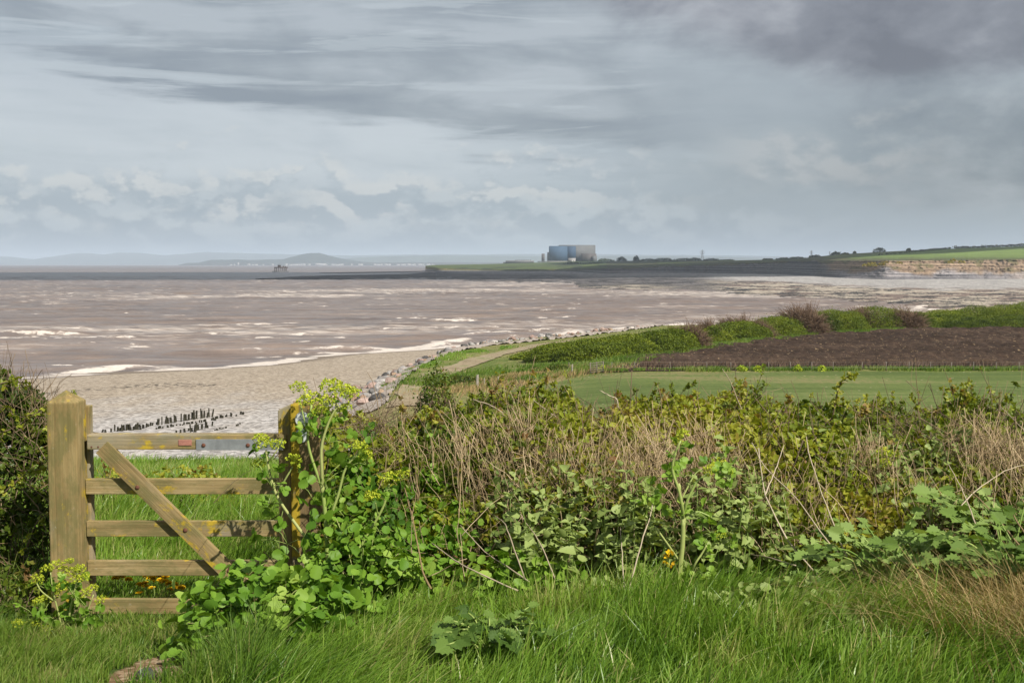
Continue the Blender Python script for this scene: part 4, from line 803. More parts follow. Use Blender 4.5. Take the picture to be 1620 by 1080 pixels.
def sea_tower():
    Y = 2600.; e = empty('intake_tower', tuple(W(442, 430, Y)), 'dark steel water intake platform standing on legs in the sea', 'sea platform')
    def b(name, mat, x0, x1, y0, y1, dy=0, dep=8): V, Fs = px_box(x0, x1, y0, y1, Y+dy, dep); return mk(name, V, Fs, M[mat], e)
    b('base_slab', 'steel', 430.6, 453.2, 428.9, 430.6, -2, 24)
    for x in (434.3, 437.2, 440.4, 443.6, 446.8, 450, 452.2):
        for dy in (0, 14): b('leg', 'rusty steel', x, x+1., 423, 429.2, dy, 1.6)
    b('deck', 'rusty steel', 433.8, 453.2, 422.4, 424, -1, 20); b('rail_frame', 'steel', 433.8, 453.2, 421.3, 421.6, -1, .8); b('hut', 'rusty steel', 439.4, 443.2, 419.6, 422.6, 4, 8); b('hut_roof', 'steel', 439, 443.6, 419, 419.7, 3, 10); b('mast', 'steel', 441, 441.5, 417.2, 419.2, 7, 1)
    b('crane_box', 'steel', 447.2, 449.4, 420.3, 422.6, 6, 5); b('crane_box', 'steel', 451, 452.6, 420.9, 422.6, 2, 4); b('brace', 'steel', 434, 453, 425.8, 426.2, -.5, .8)
sea_tower()
def hills():
    hm = colmat('distant hillside', .95, .3, 1, 1, 1, 5, 1, .004)
    def hill(name, Y, pts, depth, seed, base=-2., rough=.5, col=(.045, .055, .035)):
        px = np.arange(pts[0][0], pts[-1][0], 2.); top = np.interp(px, [p[0] for p in pts], [p[1] for p in pts])-(fbm(px*.05, px*0, seed, 5)-.5)*rough*2
        h = np.maximum((417.2-top)/F*Y+EYE, -2); t = np.linspace(-1, 1, 21)[:, None]; PX = np.broadcast_to(px, (21, len(px))); Yv = Y+t*depth+0*PX
        Z = base+(h-base)*(1-np.abs(t)**1.6)*(1-.35*np.abs(t)*fbm(PX*.06, t*3, seed+4, 4)); X = (PX-810)/F*Y/1.0*(1+0*t)
        c = lerpc(np.array(col)*.75, np.array(col)*1.3, fbm(PX*.05, t*5, seed+9, 4)); o = mk(name, np.stack([X, Yv, Z], -1).reshape(-1, 3), grid_faces(*PX.shape), hm, smooth=True, colat=c.reshape(-1, 3)); tag(o, kind='structure')
    hill('far_hills', 26000, [(-160, 412), (-60, 408), (10, 406), (40, 409.5), (75, 411), (95, 405), (125, 400.5), (150, 401.5), (165, 403.5), (190, 400), (225, 400.2), (262, 404), (300, 401), (330, 398.8), (380, 400.5), (460, 402.5), (560, 404.5), (640, 403), (760, 402.6), (900, 402), (1040, 403.5), (1160, 404.5), (1260, 406), (1400, 408), (1500, 414)], 2600, 3, rough=.7)
    hill('near_hills', 19000, [(500, 416), (560, 408), (620, 405.5), (700, 404.2), (780, 404.8), (860, 405.8), (960, 405), (1060, 406), (1180, 407.5), (1280, 411), (1330, 416)], 1500, 13, rough=.6, col=(.06, .075, .045))
    hill('knoll', 14500, [(318, 415.5), (335, 411.5), (372, 411), (398, 411.5), (425, 410.8), (450, 410), (466, 406), (480, 402.2), (492, 400.8), (506, 400.6), (516, 403), (530, 407), (550, 411), (570, 413.6), (590, 415.5)], 600, 23, rough=.5, col=(.028, .035, .02))
    hill('low_shore', 13400, [(300, 416), (360, 415.4), (500, 415.3), (700, 415.3), (900, 415.6), (1000, 416.2)], 500, 33, rough=.2, col=(.05, .05, .04))
    for k in range(56):
        px = rng.uniform(470, 690) if k < 44 else rng.uniform(345, 470); Y = rng.uniform(12700, 12850); w = rng.choice([14, 22, 35, 60], p=[.4, .3, .2, .1])*rng.uniform(.8, 1.2); h = rng.uniform(7, 13)
        if k == 0: px, w, h = 505, 70, 16
        if k == 1: px, w, h = 512, 60, 14
        if k == 2: px, w, h = 378, 13, 26
        x = (px-810)/F*Y; A = Acc(); V, Fs = boxV(x-w/2, x+w/2, Y, Y+12, -.5, h); A.add(V, Fs)
        V = np.array([[x-w/2-.5, Y-.5, h+.01], [x+w/2+.5, Y-.5, h+.01], [x+w/2+.5, Y+12.5, h+.01], [x-w/2-.5, Y+12.5, h+.01], [x-w/2, Y+6, h+3.5], [x+w/2, Y+6, h+3.5]]); A.add(V, [np.array([[0, 1, 5, 4], [2, 3, 4, 5]]), np.array([[0, 4, 3], [1, 2, 5]])])
        o = A.build('seafront_building', M['white render']); lab = ('long white seafront building under the knoll, larger than its neighbours', 'long white seafront building under the knoll, larger than its neighbours', 'thin white lighthouse-like tower left of the knoll')[k] if k < 3 else ('tiny white building in the seafront town below the knoll' if k < 44 else 'tiny white building on the low shore left of the knoll')
        tag(o, lab, 'building', ['long seafront buildings', 'long seafront buildings', None][k] if k < 3 else ('white town buildings' if k < 44 else 'scattered shore buildings'))
hills()
def haze():
    m, nt = newmat('haze'); out = nt.nodes.new('ShaderNodeOutputMaterial'); v = nt.nodes.new('ShaderNodeVolumePrincipled'); v.inputs['Density'].default_value = 6.0e-5; v.inputs['Color'].default_value = (.72, .85, 1.0, 1); v.inputs['Anisotropy'].default_value = 0.
    nt.links.new(v.outputs[0], out.inputs['Volume']); V, Fs = boxV(-45500, 45500, -45000, 46000, -5, 330); o = mk('haze', V, Fs, m); tag(o, 'thin blue grey sea haze over the bay', 'haze', kind='stuff')
haze()

# ------------------------------------------------------------------ gate and posts
def gate():
    Y = 6.34; k = Y/F
    def X(px): return (px-810)/F*Y
    def Zp(py, Yv=Y): return float(zat(py, Yv))
    e = empty('wooden_gate', (X(300), Y, Zp(985)), 'pale weathered five bar timber gate with diagonal brace', 'gate'); L = np.array(e.location)
    def part(name, l, w, h, b, mat, loc, rot=(0, 0, 0), par=e, shape=None):
        return bbox_mesh(name, l, w, h, b, mat, par, Vector(np.array(loc)-L) if par is e else loc, rot, shape)
    x0, x1 = X(128), X(446); wood = M['wood']
    for a, b in ((757, 782), (824, 849), (886.5, 911), (947.5, 972)):
        part('rail', x1-x0, .032, (b-a)*k, .004, wood, ((x0+x1)/2, Y+.02, Zp((a+b)/2)), (rng.normal(0, .01), rng.normal(0, .0025), 0))
    tr = part('top_rail', X(452)-X(134), .075, 24*k, .006, wood, ((X(452)+X(134))/2, Y+.02, Zp(698.5)))
    a, b = np.array([X(158), Zp(706)]), np.array([X(404), Zp(950)]); d = b-a
    part('brace', np.hypot(*d), .03, .088, .004, wood, ((a[0]+b[0])/2, Y-.013, (a[1]+b[1])/2), (0, -math.atan2(d[1], d[0]), 0))
    def slant(bm):
        for v in bm.verts:
            if v.co.x > 0 and v.co.z > 0: v.co.x -= .03
    part('stile', Zp(640)-Zp(990), .07, 20*k, .005, wood, (X(447.5), Y+.03, (Zp(640)+Zp(990))/2), (0, -math.pi/2, 0), shape=slant)
    part('stile', Zp(644)-Zp(978), .06, 20*k, .005, M['postwood'], (X(122), Y+.075, (Zp(644)+Zp(978))/2), (0, -math.pi/2, 0))
    st = part('strap', (446-308)*k, .005, 17.5*k, .0015, M['iron'], (X(377), Y-.0205, Zp(702.2)))
    def bolt(px, py, y, r=.011):
        bm = bmesh.new(); bmesh.ops.create_uvsphere(bm, u_segments=12, v_segments=8, radius=r); bmesh.ops.scale(bm, vec=(1, .55, 1), verts=bm.verts); me = D.meshes.new('bolt'); bm.to_mesh(me); bm.free(); me.materials.append(M['rust']); o = link('bolt', me, e); o.location = Vector((X(px), y, Zp(py)))-Vector(L)
    for px, py in ((320, 703), (390.5, 703)): bolt(px, py, Y-.024)
    for px, py in ((214, 769), (289, 836.5), (358, 900.5)): bolt(px, py, Y-.029, .012)
    for px, py in ((141.5, 706), (152, 706)): bolt(px, py, Y-.018, .005)
    part('label_plate', 21*k, .004, 9*k, .0012, M['redtag'], (X(290.5), Y-.0195, Zp(699)))
def post(name, lab, pxa, pxb, Y, shoulder, apex, mat, base_py=1010, rz=0.):
    w = (pxb-pxa)/F*Y; xc = ((pxa+pxb)/2-810)/F*Y; z1, z0 = float(zat(shoulder, Y)), float(zat(base_py, Y)); ap = float(zat(apex, Y+w/2))-z1
    def shp(bm):
        f = max(bm.faces, key=lambda q: q.calc_center_median().x); r = bmesh.ops.poke(bm, faces=[f]); r['verts'][0].co.x += ap
    o = bbox_mesh(name, z1-z0, w, w, .007, mat, None, (xc, Y+w/2, (z0+z1)/2), (0, -math.pi/2, 0), shp); tag(o, lab, 'gatepost'); return o
gate()
post('gatepost', 'thick square timber gatepost with pyramid cap on the left of the gate', 69, 116, 6.24, 637, 616, M['postwood'])
post('gatepost', 'timber gatepost with yellow lichen stripe beside the flowering alexanders', 457, 503, 6.27, 640, 634, M['postdark'])
def disc(px, py, r, Y, lab):
    c = W(px, py, Y); e = empty('waymarker', tuple(c), lab, 'waymarker'); R = r/F*Y
    for nm, rr, yy, dep, mt in (('disc', R, 0, .004, 'white'), ('rim', R*1.04, .0025, .004, 'iron'), ('nail', R*.10, -.003, .004, 'iron')):
        bm = bmesh.new(); bmesh.ops.create_cone(bm, cap_ends=True, segments=28, radius1=rr, radius2=rr, depth=dep); bmesh.ops.rotate(bm, cent=(0, 0, 0), matrix=Matrix.Rotation(math.pi/2, 3, 'X'), verts=bm.verts); me = D.meshes.new(nm); bm.to_mesh(me); bm.free(); me.materials.append(M[mt]); o = link(nm, me, e); o.location = (0, yy, 0)
disc(478.5, 663, 11.5, 6.262, 'upper round white waymarker disc on the lichened gatepost'); disc(477, 689, 10.5, 6.262, 'lower round white waymarker disc on the lichened gatepost')

# ------------------------------------------------------------------ grass
def gz(x, y): return hill_h(x, y)
def on(px, py):                                                # where that sight line meets the near ground
    z = 16.2
    for _ in range(6): p = G(px, py, z); z = float(gz(p[0], p[1]))
    return p
def clump(x, y, s): return .6*fbm(x*2.2, y*2.2, s, 3)+.4*fbm(x*7, y*7, s+8, 2)
def grass(name, label, mat, x, y, h, w, lean, tcen, segs=3, bendm=1., spread=.34, rough=1.):
    n = len(x); base = np.column_stack([x, y, gz(x, y)-.015]); cl = clump(x, y, 5)
    ln = np.array(lean)+rng.normal(0, spread, (n, 2))+((np.stack([fbm(x*1.5, y*1.5, 61, 2), fbm(x*1.5, y*1.5, 67, 2)], 1)-.5)*1.3)
    V, Fs = blades(base, h*rng.uniform(.45, 1.2, n)*(.5+(.15+1.2*cl)*rough), w*rng.uniform(.7, 1.3, n), ln, rng.uniform(.5, 1.25, n)*bendm, segs)
    t = (tcen+1.3*(clump(x, y, 25)-.5)+rng.normal(0, .13, n)); t = np.where(rng.random(n) < .035, .98, t).clip(0, .999)
    o = mk(name, V, Fs, mat, at={'tint': np.repeat(t, (segs+1)*2)}); tag(o, label, 'grass', kind='stuff')
n = 80000; x = rng.uniform(-1.5, 3.9, n); y = 4.2+2.2*rng.random(n)**.9; k = (rng.random(n) < smst(y+.35*(vn(x*2.5, y*2.5, 6)-.5), 6.12, 5.6)) & (np.abs(x) < y*.5) & (x > -1.25+.2*np.sin(y*4)) & (bare_mask(x, y) < .2); x, y = x[k], y[k]
grass('tall_grass', 'long lush green grass leaning in front of the bramble hedge', M['grass'], x, y, .115-.02*smst(y, 5.4, 6.0), .0074, (.34, -.05), .46, rough=1.25)
tx, ty = [], []
for px, py, m, sp in [(640, 1000, 350, .10), (700, 985, 350, .10), (900, 985, 420, .14), (985, 960, 500, .14), (1060, 975, 380, .10), (1150, 970, 420, .14), (1240, 965, 520, .14), (1320, 990, 420, .12), (800, 995, 300, .12), (40, 960, 300, .09), (1000, 1010, 420, .16), (1180, 1030, 420, .16), (620, 1050, 420, .14), (880, 1060, 380, .14), (1400, 1000, 420, .14)]:
    q = on(px, py); tx.append(rng.normal(q[0], sp, m)); ty.append(rng.normal(q[1], sp*.8, m))
x, y = np.concatenate(tx), np.concatenate(ty)
grass('grass_tufts', 'taller grass tufts rising out of the front grass and path edge', M['grass'], x, y, .20, .0075, (.38, -.1), .5)
n = 60000; x = rng.uniform(-4.3, -1.0, n); y = rng.uniform(4.3, 7.2, n); k = (bare_mask(x, y) < .25+.3*rng.random(n)) & (np.abs(x) < y*.55); x, y = x[k], y[k]
grass('path_grass', 'short trodden grass around the foot of the gate', M['lawn'], x, y, (.045+.05*vn(x*2, y*2, 3)+.12*smst(np.abs(x+2.15), .55, 1.1))*np.where(np.abs(x+1.9) < .75, 1-.45*smst(y, 5.6, 6.1), 1), .0055, (.1, -.1), .50)
n = 110000; y = 6.42+13*rng.random(n)**1.5; x = y*rng.uniform(-.47, -.10, n); k = rng.random(n) < .55+.45*smst(y, 14, 7); x, y = x[k], y[k]
grass('meadow_grass', 'tall bright grass on the slope behind the gate', M['grass'], x, y, .055+.195*smst(y, 7.5, 9.6)-.13*smst(y, 12, 17), .0062+.0006*(y-6.7), (.28, 0), .56)
n = 4200; x = rng.normal(2.45, .36, n); y = rng.normal(4.95, .25, n); k = (y < 5.9)
grass('dead_tussock', 'straw coloured dead grass tussock in the bottom right corner', M['deadgrass'], x[k], y[k], .26, .0042, (-.55, .0), .50, spread=.35)

# ------------------------------------------------------------------ hedges
def hedge_pts(n, lo, hi, top, Y0, Yt, Yb, tmax=1.4, tmin=0., inner=.1, seed=0, dens=None, nz=.15):
    px = rng.uniform(lo, hi, n); t = rng.uniform(tmin, tmax, n); tp = np.interp(px, [q[0] for q in top], [q[1] for q in top])+(fbm(px*.035, px*0, seed+1, 4)-.5)*26
    zt = zat(tp, Yt); u = np.clip(t, 0, 1); back = np.clip((t-1)/.4, 0, 1); Y = Y0+(Yt-Y0)*u**1.25+back*(Yb-Yt)
    xg = (px-810)/F*Y; zb = gz(xg, np.full(n, Y0))-.02; z = zb+(zt-zb)*np.sin(u*np.pi/2)**.85-.22*back**2
    nrm = np.stack([np.zeros(n), -np.cos(u*np.pi/2), np.sin(u*np.pi/2)+.15], 1); nrm[:, 1] += back
    d = nz*(2*fbm(xg*2.4, z*3.2+Y, seed+2, 3)-1)-np.abs(rng.normal(0, inner, n)); p = np.stack([xg, Y, z], 1)+norm(nrm)*d[:, None]
    if dens is not None: k = rng.random(n) < dens(px, u, p); return p[k], norm(nrm)[k], px[k], t[k]
    return p, norm(nrm), px, t
def trifoliate(p, out, size, tint, T=T_BRAM, cam_bias=.5):
    n = len(p); d = norm(rdir(n, .1)+out*.7); nr = norm(rdir(n, .55)+out*cam_bias); s = norm(np.cross(d, nr)); nr = np.cross(s, d)
    P, Dd, N, Sz, Ti = [], [], [], [], []
    for a, f, o in ((0, 1., .25), (1.15, .82, .05), (-1.15, .82, .05)):
        dd = d*math.cos(a)+s*math.sin(a); P.append(p+d*(size*o)[:, None]); Dd.append(norm(dd+rng.normal(0, .15, (n, 3)))); N.append(norm(nr+rng.normal(0, .25, (n, 3)))); Sz.append(size*f); Ti.append(tint+rng.normal(0, .05, n))
    return leaves(T, np.concatenate(P), np.concatenate(Dd), np.concatenate(N), np.concatenate(Sz), np.concatenate(Ti).clip(0, .999))
def canes(n, lo, hi, top, Y0, Yt, Yb, ln, rad, mat, name, par, seed, tint=None, up=.8, tmin=.05, tmax=1.35, arch=.15, dens=None, inner=.12, sides=3, m=6, dirx=0.):
    p, o, px, t = hedge_pts(n, lo, hi, top, Y0, Yt, Yb, tmax, tmin, inner, seed, dens); n = len(p); d = norm(rdir(n, up)+o*.35+np.array([dirx, 0, 0])); L = ln*rng.uniform(.5, 1.3, n)
    P = np.zeros((n, m, 3)); u = np.linspace(-.5, .5, m); b = rdir(n)*arch
    for j, q in enumerate(u): P[:, j] = p+d*(L*q)[:, None]+b*(L*(q*q-.08)*2)[:, None]+rng.normal(0, .03, (n, 3))*L[:, None]*.5
    R = rad*rng.uniform(.6, 1.4, (n, 1))*np.linspace(1.15, .55, m)[None]; V, Fs = tubes(P, R, sides); return mk(name, V, Fs, mat, par, at={'tint': np.repeat(rng.random(n) if tint is None else (tint+rng.normal(0, .2, n)).clip(0, 1), m*sides)})
HT = [(440, 680), (500, 664), (560, 660), (640, 662), (700, 664), (760, 648), (830, 626), (890, 636), (940, 656), (1000, 652), (1060, 656), (1110, 648), (1170, 646), (1240, 654), (1300, 648), (1380, 652), (1450, 662), (1530, 654), (1620, 668), (1800, 672)]
def right_hedge():
    e = empty('bramble_hedge', (.9, 7.4, float(gz(.9, 7.4))), 'long tangled bramble hedge with dead stems running right from the gatepost', 'hedge'); Y0, Yt, Yb = 6.0, 7.45, 8.6; A = Acc()
    nett = lambda px, u: smst(px, 800, 860)*smst(px, 1250, 1190)*smst(u, .62, .45)
    thatch = lambda px, u: np.exp(-((px-1080)/520)**2)*np.exp(-((u-.66)/.28)**2)
    dens = lambda px, u, p: (1-.55*nett(px, u))*(1-.32*thatch(px, u))*(.45+.55*smst(fbm(p[:, 0]*3.5, p[:, 2]*4.5, 7, 3), .34, .56))
    p, o, px, t = hedge_pts(33000, 490, 1790, HT, Y0, Yt, Yb, dens=dens, seed=3)
    tint = .44+1.2*(fbm(p[:, 0]*2.2, p[:, 2]*3.0, 33, 3)-.5)+rng.normal(0, .13, len(p)); tint = np.where((tint > .9) | (rng.random(len(p)) < .03), rng.uniform(.78, 1, len(p)), tint.clip(0, .84))
    V, Fs, T = trifoliate(p, o, rng.uniform(.026, .048, len(p))*(1-.15*(t > .7)), tint); A.add(V, Fs, T)
    A.build('foliage', M['bramble'], e)
    p, o, px, t = hedge_pts(6500, 500, 800, HT, Y0-.05, Yt, Yb, tmax=.8, seed=5, dens=lambda px, u, p: smst(px, 800, 620)*.9*smst(fbm(p[:, 0]*3, p[:, 2]*3, 9, 3), .38, .55))
    n = len(p); V, Fs, T = leaves(T_ROUND, p, rdir(n, .1)+o*.5, rdir(n, .8)+o*.8, rng.uniform(.03, .055, n), (.45+1.1*(fbm(p[:, 0]*3, p[:, 2]*3, 12, 2)-.5)+rng.normal(0, .12, n)).clip(0, 1)); mk('broad_leaves', V, Fs, M['alex'], e, at={'tint': T})
    p, o, px, t = hedge_pts(6500, 780, 1790, HT, Y0-.05, Yt, Yb, tmax=.75, seed=6, dens=lambda px, u, p: .8*smst(fbm(p[:, 0]*2.2, p[:, 2]*3, 39, 3), .42, .58))
    n = len(p); V, Fs, T = leaves(T_NET, p, rdir(n, -.1)+o*.5, rdir(n, .8)+o*.8, rng.uniform(.035, .06, n), (.4+1.1*(fbm(p[:, 0]*3, p[:, 2]*3, 17, 2)-.5)+rng.normal(0, .12, n)).clip(0, 1)); mk('green_leaves', V, Fs, M['nettle'], e, at={'tint': T})
    canes(1500, 470, 1790, HT, Y0, Yt, Yb, .5, .0026, M['twig'], 'cane', e, 8, inner=.14)
    dz = lambda px, u, p: np.clip(.12+1.2*thatch(px, u)+.1*(u > .5), 0, 1)*smst(fbm(p[:, 0]*2.2, p[:, 2]*2.4, 19, 3), .26, .60)
    canes(8000, 600, 1790, HT, Y0-.12, Yt-.06, Yb, .26, .0015, M['dry'], 'dead_stems', e, 9, up=1.25, dens=dz, inner=.05, tint=.5, arch=.12, tmax=.74, tmin=.15)
    canes(2300, 640, 1790, HT, Y0-.15, Yt-.08, Yb, .36, .0023, M['dry'], 'dead_canes', e, 10, up=1.9, dens=dz, inner=.02, tint=.7, arch=.12, dirx=-.15, tmax=.72, tmin=.1)
    canes(2600, 470, 1790, HT, Y0, Yt, Yb, .22, .0012, M['twig'], 'twigs', e, 12, up=.5, inner=.06, tint=.6)
    # sprigs that break the top line
    n = 190; p, o, px, t = hedge_pts(n, 480, 1790, HT, Y0, Yt, Yb, 1.25, .9, .02, 3); d = norm(rdir(n, 1.1)+np.array([.1, -.1, .2])); L = rng.uniform(.05, .17, n)*np.where(rng.random(n) < .12, 1.7, 1.); P = np.zeros((n, 5, 3)); u = np.linspace(-.3, 1, 5); b = rdir(n, -.6)*.3
    for j, q in enumerate(u): P[:, j] = p+d*(L*q)[:, None]+b*(L*q*abs(q))[:, None]
    V, Fs = tubes(P, np.linspace(.0024, .0012, 5)[None]*np.ones((n, 1)), 4); mk('sprig_stems', V, Fs, M['twig'], e, at={'tint': np.repeat(rng.random(n), 20)})
    q = np.repeat(np.arange(n), 9); f = rng.uniform(.2, 1, len(q)); pp = p[q]+d[q]*(L[q]*f)[:, None]+b[q]*(L[q]*f*f)[:, None]; V, Fs, T = trifoliate(pp, norm(rdir(len(q), .3)), rng.uniform(.016, .032, len(q)), np.where(rng.random(n)[q] < .3, .9, (.45+rng.normal(0, .2, n))[q]).clip(0, 1)); mk('sprig_leaves', V, Fs, M['bramble'], e, at={'tint': T})
right_hedge()
def left_hedge():
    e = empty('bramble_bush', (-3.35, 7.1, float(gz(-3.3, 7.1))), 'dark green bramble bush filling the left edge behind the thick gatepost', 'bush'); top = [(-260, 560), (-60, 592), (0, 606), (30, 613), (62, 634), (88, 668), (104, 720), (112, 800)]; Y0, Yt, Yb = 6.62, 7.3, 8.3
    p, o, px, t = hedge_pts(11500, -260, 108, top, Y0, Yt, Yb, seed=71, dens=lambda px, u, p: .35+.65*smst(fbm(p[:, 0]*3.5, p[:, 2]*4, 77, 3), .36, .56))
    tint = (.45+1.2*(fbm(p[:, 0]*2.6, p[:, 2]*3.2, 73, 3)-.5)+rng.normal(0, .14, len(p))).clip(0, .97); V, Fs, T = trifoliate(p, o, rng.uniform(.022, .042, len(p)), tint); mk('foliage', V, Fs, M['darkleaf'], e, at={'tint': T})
    canes(700, -260, 100, top, Y0, Yt, Yb, .5, .0026, M['twig'], 'cane', e, 74); canes(400, -260, 100, top, Y0, Yt, Yb, .3, .002, M['dry'], 'dead_stems', e, 75, tint=.2)
    A = Acc(); B = []
    for pts in ([(-20, 690), (25, 675), (70, 645), (105, 628), (118, 622)], [(0, 640), (30, 660), (60, 655), (100, 690)], [(5, 780), (40, 750), (70, 740)], [(40, 870), (62, 820), (88, 812), (95, 800)], [(-10, 610), (20, 603), (45, 612)]):
        c = curve(np.array([W(a, b, 6.5+.02*i) for i, (a, b) in enumerate(pts)]), 12); V, Fs = tubes(c, np.linspace(.0042, .0018, 12), 5); A.add(V, Fs, .3); B.append(c)
    A.build('arching_cane', M['twig'], e); B = np.concatenate(B); B = np.repeat(B, 2, 0)+rng.normal(0, .012, (len(B)*2, 3)); V, Fs, T = trifoliate(B, rdir(len(B), .3), rng.uniform(.02, .034, len(B)), rng.uniform(.3, .8, len(B))); mk('cane_leaves', V, Fs, M['bramble'], e, at={'tint': T})
left_hedge()
def ground_bush(name, lab, c, rx, ry, h, n, size, mat, T, seed, cat='plant', tri=False, tintc=.45, ncane=40):
    c = (c[0], c[1], float(gz(c[0], c[1]))-.01); e = empty(name, c, lab, cat); p, d = shell(n, c, rx, ry, h, seed, .3, .2, .0); t = (tintc+1.1*(fbm(p[:, 0]*5+seed, p[:, 2]*6, seed, 2)-.5)+rng.normal(0, .12, n)).clip(0, .98)
    s = size*rng.uniform(.6, 1.3, n)
    if tri: V, Fs, TT = trifoliate(p, d, s, t, T)
    else: V, Fs, TT = leaves(T, p, norm(rdir(n, -.15)+d*.9), norm(rdir(n, .9)+d*.7), s, t)
    mk('foliage', V, Fs, mat, e, at={'tint': TT}); q = p[rng.integers(0, n, ncane)]; P = np.zeros((ncane, 5, 3)); b = np.array(c)+rng.normal(0, .12, (ncane, 3))*np.array([rx, ry, 0])
    for j, u in enumerate(np.linspace(0, 1, 5)): P[:, j] = b+(q-b)*u; P[:, j, 2] += .25*h*math.sin(u*3)*.5
    V, Fs = tubes(P, np.linspace(.0035, .0018, 5)[None]*np.ones((ncane, 1)), 4); mk('stem', V, Fs, M['stemgreen'] if mat is M['alex'] else M['twig'], e, at={'tint': np.repeat(rng.random(ncane), 20)}); return e
ground_bush('alexanders_mound', 'low mound of broad glossy green leaves at the foot of the gate brace', on(440, 1032)+np.array([0, .1, 0]), .50, .36, .36, 1500, .050, M['alex'], T_ROUND, 201, tintc=.62, ncane=60)
ground_bush('alexanders_mound', 'loose clump of broad green leaves right of the lichened gatepost', (-.74, 5.9), .36, .22, .50, 620, .046, M['alex'], T_ROUND, 202, ncane=40)
ground_bush('low_bramble', 'small reddish bramble patch on the grass behind the gate', (-2.85, 10.4), .62, .5, .46, 900, .035, M['bramble'], T_BRAM, 203, 'bramble', True, .5)
ground_bush('low_bramble', 'dead brown bramble tangle close behind the thick gatepost', (-3.45, 10.2), .4, .4, .42, 260, .03, M['bramble'], T_BRAM, 204, 'bramble', True, .75, 120)
ground_bush('low_weeds', 'dark leafy weeds around the foot of the thick gatepost', (-2.75, 6.35),   .42, .25, .28, 620, .036, M['darkleaf'], T_NET, 205, 'weeds')
ground_bush('low_weeds', 'green weeds among the tall grass below the hedge middle', (.05, 5.85), .35, .2, .28, 400, .05, M['alex'], T_ROUND, 206, 'weeds', tintc=.6)

for o in D.objects:
    if o.name.split('.')[0] in ('dead_canes', 'dead_stems', 'twigs', 'sprig_stems', 'cane') and o.parent: o['kind'] = 'stuff'

# ------------------------------------------------------------------ alexanders in flower
for k, (px, py, w, lab) in enumerate([(640, 945, .2, 'loose broad-leaved weeds in the grass left of the dark hogweed'), (560, 1010, .16, 'broad-leaved weeds in the grass right of the leaf mound'), (1110, 955, .16, 'small leafy weeds in the grass below the pale alexanders'), (1255, 975, .2, 'grey green weeds in the grass at the lower middle right'), (905, 925, .18, 'small bright leafy weeds under the left edge of the nettles'), (30, 930, .3, 'leafy weeds at the left edge of the photo below the dark bush'), (965, 968, .2, 'pale leafy weeds in the grass left of the pale alexanders stem'), (1170, 985, .22, 'grey green weeds in the grass between the alexanders and the dead tussock'), (1330, 1000, .2, 'soft green weeds in the grass just left of the dead tussock'), (735, 925, .2, 'yellow green weeds behind the dark hogweed')]):
    ground_bush('low_weeds', lab, on(px, py), w, w*.7, .17, int(900*w), .04, M[['alex', 'alex', 'alex', 'nettle', 'alex', 'darkleaf', 'nettle', 'nettle', 'nettle', 'bramble'][k]], T_ROUND, 220+k, 'weeds', tintc=.55, ncane=14)
def umbel_geo(c, R, up, seed=0):
    A = Acc(); n = 14; g = np.arange(n)+.5; ph = np.arccos(1-g/n*.9); th = g*2.4; d = np.stack([np.sin(ph)*np.cos(th), np.sin(ph)*np.sin(th), np.cos(ph)], 1); z = norm(np.array(up, float)); xx = norm(np.cross(z, [0, 1., .3])); yy = np.cross(z, xx); d = d[:, :1]*xx+d[:, 1:2]*yy+d[:, 2:]*z
    tip = c+d*R*rng.uniform(.85, 1.1, (n, 1)); P = np.stack([np.broadcast_to(c-z*R*.15, tip.shape), tip], 1); V, Fs = tubes(P, np.full((n, 2), R*.022), 3); A.add(V, Fs, .3)
    m = 17; q = np.repeat(np.arange(n), m); dd = norm(rng.normal(size=(n*m, 3))+d[q]*.9); pos = tip[q]+dd*R*.24; V, Fs, T = leaves(T_QUAD, pos, rdir(n*m), norm(dd+rdir(n*m)*.4), R*.20*rng.uniform(.7, 1.3, n*m), (.5+rng.normal(0, .2, n*m)+.2*dd[:, 2]).clip(0, 1)); A.add(V, Fs, T); return A
